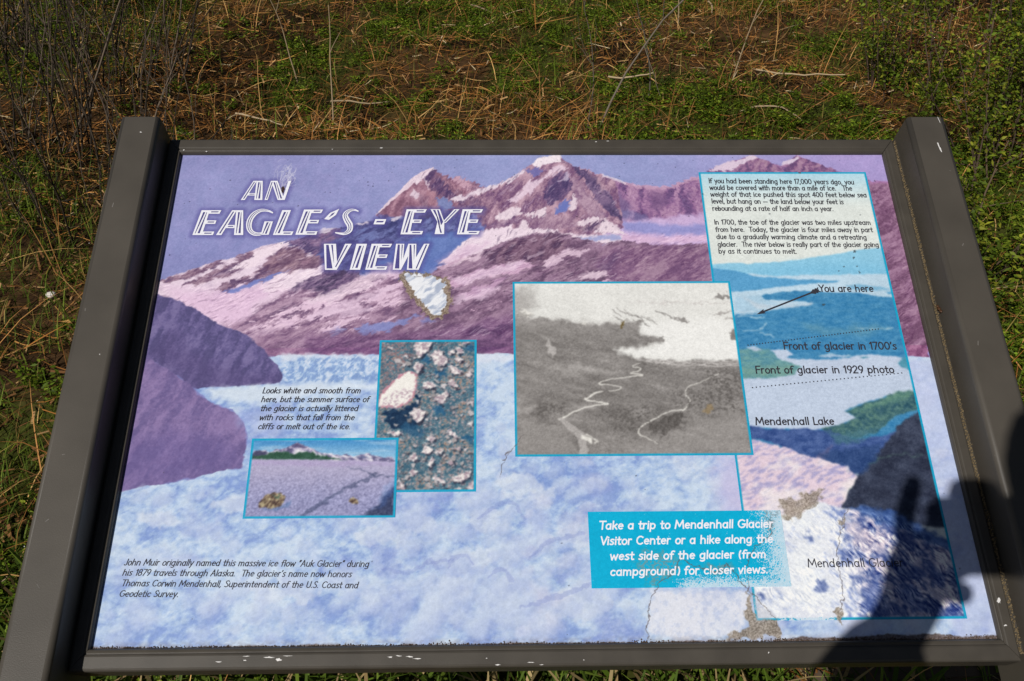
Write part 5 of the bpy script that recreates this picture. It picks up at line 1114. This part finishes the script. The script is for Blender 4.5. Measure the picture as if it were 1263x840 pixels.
# short crumbled litter
x, y, g = wedge(52000, seed=23); k = clear(x, y); x, y = x[k], y[k]; n = len(x)
cols = pal(g, n, [(.38, .23, .10), (.19, .09, .036), (.08, .040, .016), (.44, .33, .2)], [.12, .38, .47, .03], .35)
b.add(strips(x, y, gz(x, y) + .004 + g.random(n) * .02, g.uniform(0, 6.28, n), g.normal(1.5, .3, n), g.normal(0, .4, n), g.uniform(.012, .06, n), g.uniform(.0025, .007, n), cols, 1, g.uniform(-.7, .7, n), False))
tag(b.build('dead_straw', m_straw), 'matted brown dead straw and litter covering the ground behind the sign', 'straw', kind='stuff')

# grass blades
b = Batch()
x, y, g = wedge(90000, seed=31, power=.9); lg = sm(-x, .7, 1.3) * sm(2.9 - y, 0, 1.2)
pk = np.clip(.30 * grn_mask(x, y) + .10 + lg * 1.3 * sm(fbm(x / .35, y / .35, 3, 965), .3, .55), 0, 1)
k = clear(x, y) & (g.random(len(x)) < pk); x, y = x[k], y[k]; n = len(x)
cols = pal(g, n, [(.085, .130, .012), (.14, .19, .022), (.050, .080, .009), (.30, .22, .06)], [.40, .26, .24, .10])
b.add(strips(x, y, gz(x, y) - .005, g.uniform(0, 6.28, n), g.normal(.35, .25, n), g.uniform(.2, 1.5, n), g.uniform(.05, .15, n), g.uniform(.0018, .0042, n), cols, 4))
# moss-like turf of very short fine blades between the straw
x, y, g = wedge(190000, seed=34, power=.85); k = clear(x, y) & (g.random(len(x)) < .25 + .75 * sm(fbm(x / .5 + 7, y / .7 + 3, 4, 960), .36, .52)); x, y = x[k], y[k]; n = len(x)
cols = pal(g, n, [(.12, .16, .010), (.18, .20, .016), (.065, .092, .007), (.24, .14, .028)], [.4, .22, .26, .12])
b.add(strips(x, y, gz(x, y) - .004, g.uniform(0, 6.28, n), g.normal(.6, .35, n), g.uniform(.1, 1.2, n), g.uniform(.02, .06, n), g.uniform(.0014, .003, n), cols, 2))
# longer blades in front of the lower frame
g = np.random.default_rng(33); n = 2400; x = g.uniform(-1.0, 1.2, n); y = g.uniform(-.05, .42, n)
cols = pal(g, n, [(.085, .14, .014), (.14, .20, .025), (.055, .09, .010), (.42, .31, .14), (.26, .18, .08)], [.34, .22, .2, .14, .1])
b.add(strips(x, y, gz(x, y) - .005, g.uniform(0, 6.28, n), g.normal(.45, .3, n), g.uniform(.2, 1.5, n), g.uniform(.10, .26, n), g.uniform(.004, .011, n), cols, 4))
tag(b.build('grass', m_green), 'green grass blades, thickest on the left and below the sign', 'grass', kind='stuff')

# low leafy herbs: rosettes of little lobed leaves
def leaves(c, d, up_, ln, wd, cols, fold=.25):
    """c centre, d direction, up_ normal -> a pointed leaf of two folded halves"""
    s = np.cross(d, up_); s /= np.maximum(np.linalg.norm(s, axis=1), 1e-6)[:, None]
    n = len(c); L_, W_ = ln[:, None], wd[:, None]
    V = np.stack([c, c + d * L_ * .45 + s * W_ * .5 + up_ * W_ * fold, c + d * L_, c + d * L_ * .45 - s * W_ * .5 + up_ * W_ * fold, c + d * L_ * .5], 1)
    base = np.arange(n)[:, None] * 5
    F = np.concatenate([base + np.array([[0, 1, 4]]), base + np.array([[1, 2, 4]]), base + np.array([[2, 3, 4]]), base + np.array([[3, 0, 4]])])
    return V.reshape(-1, 3), F, np.repeat(cols, 5, 0)
def rand_dirs(g, n, zlo, zhi):
    a = g.uniform(0, 6.283, n); z = g.uniform(zlo, zhi, n); r = np.sqrt(np.maximum(0, 1 - z * z)); return np.stack([np.cos(a) * r, np.sin(a) * r, z], 1)
b = Batch()
x, y, g = wedge(12500, seed=41, power=.85); pk = .05 + .95 * grn_mask(x, y) * (1 - .9 * sm(-x, .8, 1.2) * sm(2.7 - y, 0, .8)) * (.35 + .65 * sm(fbm(x / .16, y / .2, 2, 968), .40, .56)); k = clear(x, y) & (g.random(len(x)) < pk); x, y = x[k], y[k]
per = 100; n = len(x) * per
X_, Y_ = np.repeat(x, per), np.repeat(y, per); rad = np.repeat(g.uniform(.03, .085, len(x)), per)
tone_ = np.repeat(g.uniform(.6, 1.35, (len(x), 1)), per, 0)
d0 = rand_dirs(g, n, .05, .95); rr = g.random(n) ** .6
c = np.stack([X_ + d0[:, 0] * rad * rr, Y_ + d0[:, 1] * rad * rr, gz(X_, Y_) + .006 + d0[:, 2] * rad * .95 * rr], 1)
d = rand_dirs(g, n, -.3, .5); u = rand_dirs(g, n, .5, 1)
cols = pal(g, n, [(.100, .155, .010), (.15, .205, .014), (.054, .088, .007), (.20, .235, .020)], [.42, .22, .28, .08], .25) * tone_
b.add(leaves(c, d, u, g.uniform(.008, .024, n), g.uniform(.004, .009, n), cols))
tag(b.build('low_herbs', m_leaf), 'bright green low leafy herbs growing in patches through the straw', 'ground cover', kind='stuff')

# ---- woody plants
def tube(path, r0, r1, cols, sides=5):
    p = np.array(path); m = len(p); r = np.linspace(r0, r1, m)
    t = np.gradient(p, axis=0); t /= np.linalg.norm(t, axis=1)[:, None]
    a = np.cross(t, [0.3, 0.9, 0.2]); a /= np.linalg.norm(a, axis=1)[:, None]; b_ = np.cross(t, a)
    th = np.arange(sides) * 2 * np.pi / sides
    V = p[:, None] + r[:, None, None] * (np.cos(th)[None, :, None] * a[:, None] + np.sin(th)[None, :, None] * b_[:, None])
    i = np.arange(m - 1)[:, None] * sides; j = np.arange(sides)[None]; j2 = (j + 1) % sides
    F = np.stack([i + j, i + j2, i + sides + j2, i + sides + j], -1).reshape(-1, 4)
    return V.reshape(-1, 3), F, np.tile(np.array(cols), (m * sides, 1))
def wander(g, p0, d0, ln, n, wob, droop=0.0):
    p = [np.array(p0, float)]; d = np.array(d0, float); d /= np.linalg.norm(d)
    for _ in range(n):
        d = d + g.normal(0, wob, 3) - np.array([0, 0, droop]); d /= np.linalg.norm(d); p.append(p[-1] + d * ln / n)
    return p
m_bark = material('thin_bark', attr=True, rough=.8, spec=.2)
def shrub(name, cat, label, group, x, y, stems, h, spread, seed, leafy=0, leafcol=None, bark=((.085, .062, .045), (.05, .036, .026)), r0=.005, lsize=(.014, .03), lean=(0, 0), twigs=6):
    g = np.random.default_rng(seed); root = empty(name, (x, y, float(gz(x, y)) - .01)); tag(root, label, cat, group)
    bs, bt = Batch(), Batch(); tips = []
    for _ in range(stems):
        a = g.uniform(0, 6.28); s_ = g.random() ** .5 * spread; hh = h * g.uniform(.55, 1.1)
        d = np.array([math.cos(a) * g.uniform(.05, .5) + lean[0], math.sin(a) * g.uniform(.05, .5) + lean[1], 1])
        path = wander(g, (math.cos(a) * s_, math.sin(a) * s_, 0), d, hh, 9, .09)
        cc = np.array(bark[g.integers(len(bark))]) * g.uniform(.6, 1.5)
        rr = r0 * g.uniform(.5, 1.2); bs.add(tube(path, rr, rr * .3, cc))
        for k in range(int(g.integers(twigs // 2, twigs + 1))):
            q = g.integers(2, 9); dd = np.array(path[q]) - np.array(path[q - 1]); dd = dd / np.linalg.norm(dd) + g.normal(0, .55, 3)
            tw = wander(g, path[q], dd, hh * g.uniform(.12, .34), 5, .14); bt.add(tube(tw, rr * .42, rr * .16, cc * .9, 4)); tips += tw[1:]
        tips += path[3:]
    bs.build('stems', m_bark, root, True); bt.build('crown', m_bark, root, True)
    if leafy:
        T = np.array(tips); n = leafy; c = T[g.integers(len(T), size=n)] + g.normal(0, .022, (n, 3)); c[:, 2] = np.maximum(c[:, 2], .02)
        clump = fbm(c[:, 0] * 6 + 9, c[:, 2] * 6 + c[:, 1] * 4, 2, 970 + seed)[:, None]
        cols = pal(g, n, leafcol, [1] * len(leafcol), .2) * (.6 + .9 * clump)
        bl = Batch(); bl.add(leaves(c, rand_dirs(g, n, -.5, .6), rand_dirs(g, n, .25, 1), g.uniform(*lsize, n), g.uniform(lsize[0] * .5, lsize[1] * .5, n), cols))
        bl.build('foliage', m_leaf, root)
    return root
GB = 'leafless thin-stemmed shrubs on the left'
for k, (x, y, st, h, lb) in enumerate(((-1.42, 2.10, 34, .62, 'low leafless brown shrub nearest the left post, thin upright stems'), (-1.95, 2.60, 52, .9, 'dense dark leafless shrub at the left picture edge, lowest of its row'),
        (-1.78, 3.30, 42, .9, 'leafless twiggy shrub standing second back from the left post'), (-2.55, 3.55, 56, 1.1, 'tall dark leafless shrub in the top left corner, thickest tangle of stems'), (-2.45, 4.75, 30, 1.0, 'farthest leafless shrub at the top left, sparse thin stems'))):
    shrub('bare_shrub', 'shrub', lb, GB, x, y, st, h, .32, 60 + k, leafy=260 + 60 * k, leafcol=[(.05, .085, .014), (.035, .05, .012), (.07, .045, .02)], bark=((.035, .026, .018), (.055, .04, .028), (.12, .09, .065)), r0=.0045, lsize=(.008, .018), lean=(.08, 0), twigs=7)
GL_ = 'green leafy shrubs on the right'
LG = [(.088, .130, .010), (.135, .175, .014), (.054, .088, .008), (.22, .23, .022)]
for k, (x, y, st, h, lv, lb) in enumerate(((1.52, 1.72, 20, .45, 3000, 'low leafy shrub with yellow green leaves right beside the right post'), (2.02, 2.30, 32, .85, 7000, 'bushy green shrub at the right picture edge, nearest the right post of the taller ones'),
        (1.92, 3.15, 26, .8, 4600, 'sparse green shrub with bare brown stems behind the right post'), (2.62, 3.40, 36, 1.15, 9000, 'tall dense green shrub in the top right corner'), (2.42, 4.70, 28, 1.0, 5200, 'farthest green shrub at the top right, thin and twiggy'))):
    shrub('leafy_shrub', 'shrub', lb, GL_, x, y, st, h, .34, 80 + k, leafy=lv, leafcol=LG, bark=((.10, .07, .045), (.06, .04, .028)), r0=.0045, lsize=(.012, .028), lean=(.05, 0), twigs=7)
SP = 'bare saplings behind the sign'
for k, (x, y, h, ln_, lb) in enumerate(((.335, 2.80, .95, (-.10, .05), 'thin bare grey sapling behind the top bar, left of the pair, leaning left'), (.385, 2.82, 1.15, (.10, .06), 'thin bare grey sapling behind the top bar, right of the pair, standing straighter'), (.60, 2.95, .55, (.02, 0), 'short dry brown stem alone to the right of the sapling pair'))):
    shrub('sapling', 'sapling', lb, SP, x, y, 1 if k < 2 else 1, h, .01, 100 + k, leafy=40, leafcol=LG, bark=((.10, .085, .065), (.13, .105, .08)), r0=.0065, lsize=(.01, .02), lean=ln_, twigs=9)
DS = 'pale dry stalks standing in the straw'
m_stalk = material('pale_dry_stalk', attr=True, rough=.7, spec=.2)
for k, (px, py, h, lx, lb) in enumerate(((-.72, 2.85, .50, .10, 'pale dry stalk above the title, leaning right'), (-.98, 3.5, .55, -.15, 'long pale dry stalk left of the others, leaning left'), (1.02, 3.2, .46, .22, 'pale dry stalk behind the text box corner, leaning right'),
        (.93, 4.1, .35, .0, 'short upright pale dry stalk near the top right shrubs'), (-.30, 4.6, .42, .3, 'pale dry stalk far behind the mountain peaks, bent right'), (.75, 5.0, .40, -.1, 'farthest pale dry stalk at the top edge'))):
    g = np.random.default_rng(120 + k); bt = Batch(); z0 = float(gz(px, py))
    path = wander(g, (0, 0, -.01), (lx, .05, 1), h, 8, .06); bt.add(tube(path, .004, .0016, (.34, .25, .15)))
    bt.add(tube(wander(g, path[5], (lx + .4, .1, .8), h * .2, 4, .1), .0018, .0008, (.34, .25, .15), 4))
    o = bt.build('dry_stalk', m_stalk, None, True); o.location = (px, py, z0); tag(o, lb, 'stalk', DS)
# a few thick pale broken stalks lying about
FS = 'thick pale broken stalks lying on the ground'
for k, (px, py, a, l, lb) in enumerate(((-.62, 3.15, .2, .30, 'thick pale broken stalk lying left of the mountain peaks'), (-1.02, 2.80, -.5, .22, 'thick pale broken stalk beside the left post top'), (1.35, 3.3, -.25, .42, 'long pale broken stalk lying in front of the right shrubs'), (1.16, 2.9, .05, .25, 'pale broken stalk lying just behind the right post'), (.55, 3.1, -.3, .2, 'short pale broken stalk lying right of the saplings'), (-.05, 4.4, .1, .24, 'pale broken stalk lying far behind the top bar'), (1.2, 4.4, -1.3, .25, 'pale broken stalk crossing another near the top right'))):
    g = np.random.default_rng(140 + k); bt = Batch(); p = wander(g, (-math.cos(a) * l / 2, -math.sin(a) * l / 2, .02), (math.cos(a), math.sin(a), .02), l, 7, .13)
    bt.add(tube(p, .0052, .0028, (.40, .30, .18))); o = bt.build('broken_stalk', m_stalk, None, True); o.location = (px, py, float(gz(px, py)) + .035); tag(o, lb, 'stalk', FS)

# ---- small things on the ground at the left
def lump(name, loc, r, sq, mat, label, cat, seed):
    b_ = bmesh.new(); bmesh.ops.create_icosphere(b_, subdivisions=3, radius=1); g = np.random.default_rng(seed)
    for v in b_.verts:
        k = 1 + .35 * (float(fbm(np.array([v.co.x * 1.3 + 5]), np.array([v.co.y * 1.3 + v.co.z * 1.7 + 5]), 3, seed)[0]) - .5); v.co = Vector((v.co.x * r * sq[0] * k, v.co.y * r * sq[1] * k, v.co.z * r * sq[2] * k))
    me = bpy.data.meshes.new(name); b_.to_mesh(me); b_.free()
    for p in me.polygons: p.use_smooth = True
    o = link(name, me, mat); o.location = loc; tag(o, label, cat); return o
m_stone = material('pale_stone', (.62, .56, .50), rough=.8, noise=(60, .25), bump=(90, .5))
lump('pebble', (-1.36, 1.49, float(gz(-1.36, 1.49)) + .035), .012, (1.3, 1, .8), m_stone, 'small pale pebble in the grass left of the left post', 'stone', 3)
m_dead = material('yellow_dead_leaf', (.50, .28, .08), rough=.6, noise=(120, .3))
bl = Batch(); bl.add(leaves(np.array([[0, 0, 0.0]]), np.array([[.9, -.35, .1]]), np.array([[.1, .2, .97]]), np.array([.045]), np.array([.022]), np.array([(.5, .28, .08)])))
o = bl.build('dead_leaf', m_dead); o.location = (-1.27, 1.33, float(gz(-1.27, 1.33)) + .05); tag(o, 'single yellow dead leaf in the grass beside the left post', 'leaf')
# weathered board lying in the grass under the lower right corner
m_board = material('weathered_board', (.105, .075, .050), rough=.85, spec=.15, noise=(14, .45), bump=(50, .5))
def onground(px, z=0.0):
    d = ((px[0] - CX) / FPX) * rt + ((CY - px[1]) / FPX) * up + fwd; return CAM + d * ((z - CAM[2]) / d[2])
bq = [onground(p, .05)[:2] for p in ((985, 814), (1330, 806), (1345, 829), (1006, 846))]
bq[0] = bq[3] + (bq[0] - bq[3]) * 1.2; bq[1] = bq[2] + (bq[1] - bq[2]) * 1.2
mb = MB(); mb.add([(*q, 0.0) for q in bq] + [(*q, .05) for q in bq], [(3, 2, 1, 0), (4, 5, 6, 7), (0, 1, 5, 4), (1, 2, 6, 5), (2, 3, 7, 6), (3, 0, 4, 7)])
o = mb.build('board', m_board)
b_ = bmesh.new(); b_.from_mesh(o.data); bmesh.ops.recalc_face_normals(b_, faces=b_.faces[:]); bmesh.ops.bevel(b_, geom=b_.edges[:], offset=.004, segments=2, affect='EDGES'); b_.to_mesh(o.data); b_.free()
tag(o, 'flat weathered brown board lying in the grass under the lower right frame corner', 'board')

# ================================================================== the photographer standing behind the lens, who casts the shadow on the right
def skinmesh(name, nodes, edges, mat, parent, lev=2, root=0):
    me = bpy.data.meshes.new(name); me.from_pydata([tuple(n[:3]) for n in nodes], edges, []); o = link(name, me, mat, parent)
    o.modifiers.new('skin', 'SKIN'); sv = me.skin_vertices[0].data if me.skin_vertices else None
    if sv is None:
        me.skin_vertices.new() if hasattr(me.skin_vertices, 'new') else None; sv = me.skin_vertices[0].data
    for i, n_ in enumerate(nodes): r_ = n_[3]; sv[i].radius = (r_, n_[4] if len(n_) > 4 else r_); sv[i].use_root = (i == root)
    o.modifiers['skin'].use_smooth_shade = True
    s = o.modifiers.new('sub', 'SUBSURF'); s.levels = lev; s.render_levels = lev
    return o
person = empty('person', (CAM[0] + .1, CAM[1] - .55, 0)); tag(person, 'standing photographer in dark jacket whose shadow falls on the lower right of the sign', 'person')
off = np.array([CAM[0], CAM[1], CAM[2]]) - np.array(person.location)
m_skin = material('skin', (.50, .30, .21), rough=.5); m_jacket = material('dark_jacket', (.03, .04, .07), rough=.8, noise=(60, .2)); m_trous = material('jeans', (.05, .07, .13), rough=.85, noise=(120, .2)); m_hair = material('brown_hair', (.05, .03, .018), rough=.7); m_shoe = material('brown_shoe', (.06, .04, .025), rough=.6)
m_eye = material('eye_white', (.7, .7, .68), rough=.2)
J = lambda x, y, z, r, r2=None: (x + off[0], y + off[1], z + off[2], r) + ((r2,) if r2 else ())
# body
N, E = [], []
def node(v, parent_=None):
    N.append(v)
    if parent_ is not None: E.append((parent_, len(N) - 1))
    return len(N) - 1
pel = node(J(.11, -.56, -.56, .09, .07)); wst = node(J(.10, -.53, -.38, .085, .065), pel); chs = node(J(.07, -.44, -.14, .10, .08), wst); nb = node(J(.055, -.345, .04, .065), chs)
nk = node(J(.025, -.25, .12, .060), nb); jaw = node(J(-.015, -.138, .185, .066, .066), nk); skl = node(J(-.022, -.185, .315, .088, .094), jaw); crn = node(J(-.016, -.20, .390, .064, .070), skl)
nose = node(J(-.02, -.066, .225, .012), jaw)
for s_ in (-1, 1): node(J(-.02 + s_ * .080, -.20, .25, .012, .02), skl)
def limb(pts, start):
    k = start
    for p in pts: k = node(p, k)
    return k
# left arm: elbow low, forearm up to the lens; index finger stretched up beside the camera
lw = limb([J(-.10, -.35, .005, .055), J(-.155, -.25, -.13, .048), J(-.205, -.165, -.26, .042), J(-.13, -.10, -.175, .038), J(-.046, -.035, -.088, .030), J(-.040, -.022, -.042, .040, .030)], chs)
for pts in ([(-.064, -.004, -.010, .0125), (-.071, 0, .020, .0118), (-.0745, .001, .050, .0110), (-.077, .002, .076, .0098)], [(-.058, -.030, .0, .0135), (-.060, -.036, .035, .0130), (-.050, -.044, .062, .0125), (-.030, -.050, .070, .0105)],
            [(-.040, .002, -.020, .0096), (-.026, -.004, -.054, .013), (.004, -.018, -.062, .013)], [(-.045, -.035, -.022, .0092), (-.024, -.040, -.052, .012), (.006, -.044, -.054, .012)], [(-.045, -.050, -.03, .011), (-.04, -.068, .0, .010), (-.03, -.075, .024, .0085)]):
    limb([J(*p) for p in pts], lw)
rw = limb([J(.22, -.37, .0, .055), J(.28, -.34, -.14, .048), J(.31, -.29, -.25, .042), J(.22, -.20, -.16, .038), J(.108, -.10, -.07, .032), J(.082, -.060, -.022, .040, .032)], chs)
for pts in ([(.068, -.030, .030, .0098), (.055, -.030, .058, .0088), (.036, -.026, .066, .0075)], [(.066, -.006, .012, .0098), (.050, .0, .0, .0088), (.040, -.006, -.012, .0076)], [(.068, -.006, -.010, .0096), (.052, 0, -.022, .0086), (.042, -.006, -.030, .0075)], [(.070, -.012, -.032, .009), (.056, -.006, -.042, .008), (.046, -.010, -.045, .007)], [(.075, -.080, .004, .011), (.058, -.088, .020, .0095), (.040, -.088, .030, .0082)]):
    limb([J(*p) for p in pts], rw)
for s_, kx in ((-1, .02), (1, .20)):
    limb([J(kx + .02 * s_ * -1, -.57, -.70, .062), J(kx - .01 * s_, -.53, -1.03, .058), J(kx, -.58, -1.40, .040), J(kx + .01 * s_, -.50, -1.455, .034, .03), J(kx + .02 * s_, -.40, -1.465, .03, .02)], pel)
skinmesh('body', N, E, m_skin, person)
jk = [J(.11, -.565, -.76, .165, .135), J(.11, -.56, -.60, .160, .130), J(.10, -.53, -.38, .145, .115), J(.07, -.44, -.14, .155, .118), J(.05, -.325, .055, .082), J(-.10, -.35, .0, .068), J(-.155, -.25, -.13, .060), J(-.205, -.165, -.265, .055), J(-.13, -.10, -.175, .047), J(-.048, -.043, -.098, .046), J(.22, -.37, 0, .068), J(.28, -.34, -.14, .060), J(.31, -.29, -.255, .055), J(.22, -.20, -.16, .047), J(.115, -.107, -.078, .050), J(.028, -.258, .125, .070)]
skinmesh('jacket', jk, [(0, 1), (1, 2), (2, 3), (3, 4), (3, 5), (5, 6), (6, 7), (7, 8), (8, 9), (3, 10), (10, 11), (11, 12), (12, 13), (13, 14), (4, 15)], m_jacket, person, 2, 3)
tr = [J(.11, -.56, -.56, .135, .110), J(.02, -.57, -.68, .098), J(.03, -.53, -1.03, .075), J(.02, -.58, -1.40, .065), J(.20, -.57, -.68, .098), J(.19, -.53, -1.03, .075), J(.20, -.58, -1.40, .065)]
skinmesh('trousers', tr, [(0, 1), (1, 2), (2, 3), (0, 4), (4, 5), (5, 6)], m_trous, person)
for kx, s_ in ((.02, -1), (.20, 1)):
    skinmesh('shoe', [J(kx, -.61, -1.45, .045, .045), J(kx + .005 * s_, -.52, -1.455, .046, .042), J(kx + .02 * s_, -.40, -1.468, .042, .034)], [(0, 1), (1, 2)], m_shoe, person)
b_ = bmesh.new(); bmesh.ops.create_icosphere(b_, subdivisions=4, radius=1)
hc = np.array(J(-.020, -.202, .340, 0)[:3])
for v in b_.verts:
    k = 1 + .05 * (float(fbm(np.array([v.co.x * 5 + 9]), np.array([v.co.z * 2 + v.co.y * 3 + 9]), 2, 990)[0]) - .5)
    lo = -.55 if v.co.y < .1 else -.55 + .75 * min(1, (v.co.y - .1) / .5)          # hairline rises over the face
    z_ = max(v.co.z, lo); v.co = Vector((hc[0] + v.co.x * .090 * k, hc[1] + v.co.y * .104 * k, hc[2] + z_ * .100 * k))
me = bpy.data.meshes.new('hair'); b_.to_mesh(me); b_.free()
for p in me.polygons: p.use_smooth = True
link('hair', me, m_hair, person)
for s_ in (-1, 1):
    b_ = bmesh.new(); bmesh.ops.create_uvsphere(b_, u_segments=12, v_segments=8, radius=.012); me = bpy.data.meshes.new('eye'); b_.to_mesh(me); b_.free()
    o = link('eye', me, m_eye, person); o.location = Vector(J(-.012 + s_ * .032, -.108, .29, 0)[:3])
# the camera in the hands; the render camera sits just in front of its glass
dev = empty('digital_camera'); dev.matrix_world = Matrix(((rt[0], up[0], -fwd[0], CAM[0]), (rt[1], up[1], -fwd[1], CAM[1]), (rt[2], up[2], -fwd[2], CAM[2]), (0, 0, 0, 1)))
tag(dev, 'black digital camera held in both hands by the photographer', 'camera')
m_cam = material('black_camera_shell', (.02, .02, .02), rough=.5, bump=(600, .2)); m_glass = material('lens_glass', (.01, .01, .02), rough=.05, spec=.8)
b_ = bmesh.new(); bmesh.ops.create_cube(b_, size=1)
for v in b_.verts: v.co = Vector((v.co.x * .118, v.co.y * .080, v.co.z * .042 + .046))
bmesh.ops.bevel(b_, geom=b_.edges[:], offset=.008, segments=3, affect='EDGES'); me = bpy.data.meshes.new('camera_body'); b_.to_mesh(me); b_.free(); link('camera_body', me, m_cam, dev)
b_ = bmesh.new(); bmesh.ops.create_cube(b_, size=1)
for v in b_.verts: v.co = Vector((v.co.x * (.036 if v.co.y > 0 else .05) - .012, v.co.y * .022 + .049, v.co.z * .036 + .046))
bmesh.ops.bevel(b_, geom=b_.edges[:], offset=.004, segments=2, affect='EDGES'); me = bpy.data.meshes.new('viewfinder_hump'); b_.to_mesh(me); b_.free(); link('viewfinder_hump', me, m_cam, dev)
for nm, r_, z0, z1, mt in (('lens_barrel', .030, .0265, .008, m_cam), ('lens_glass', .024, .009, .0072, m_glass)):
    b_ = bmesh.new(); bmesh.ops.create_cone(b_, cap_ends=True, segments=32, radius1=r_, radius2=r_, depth=abs(z1 - z0)); bmesh.ops.translate(b_, verts=b_.verts[:], vec=(0, 0, (z0 + z1) / 2))
    me = bpy.data.meshes.new(nm); b_.to_mesh(me); b_.free(); link(nm, me, mt, dev)
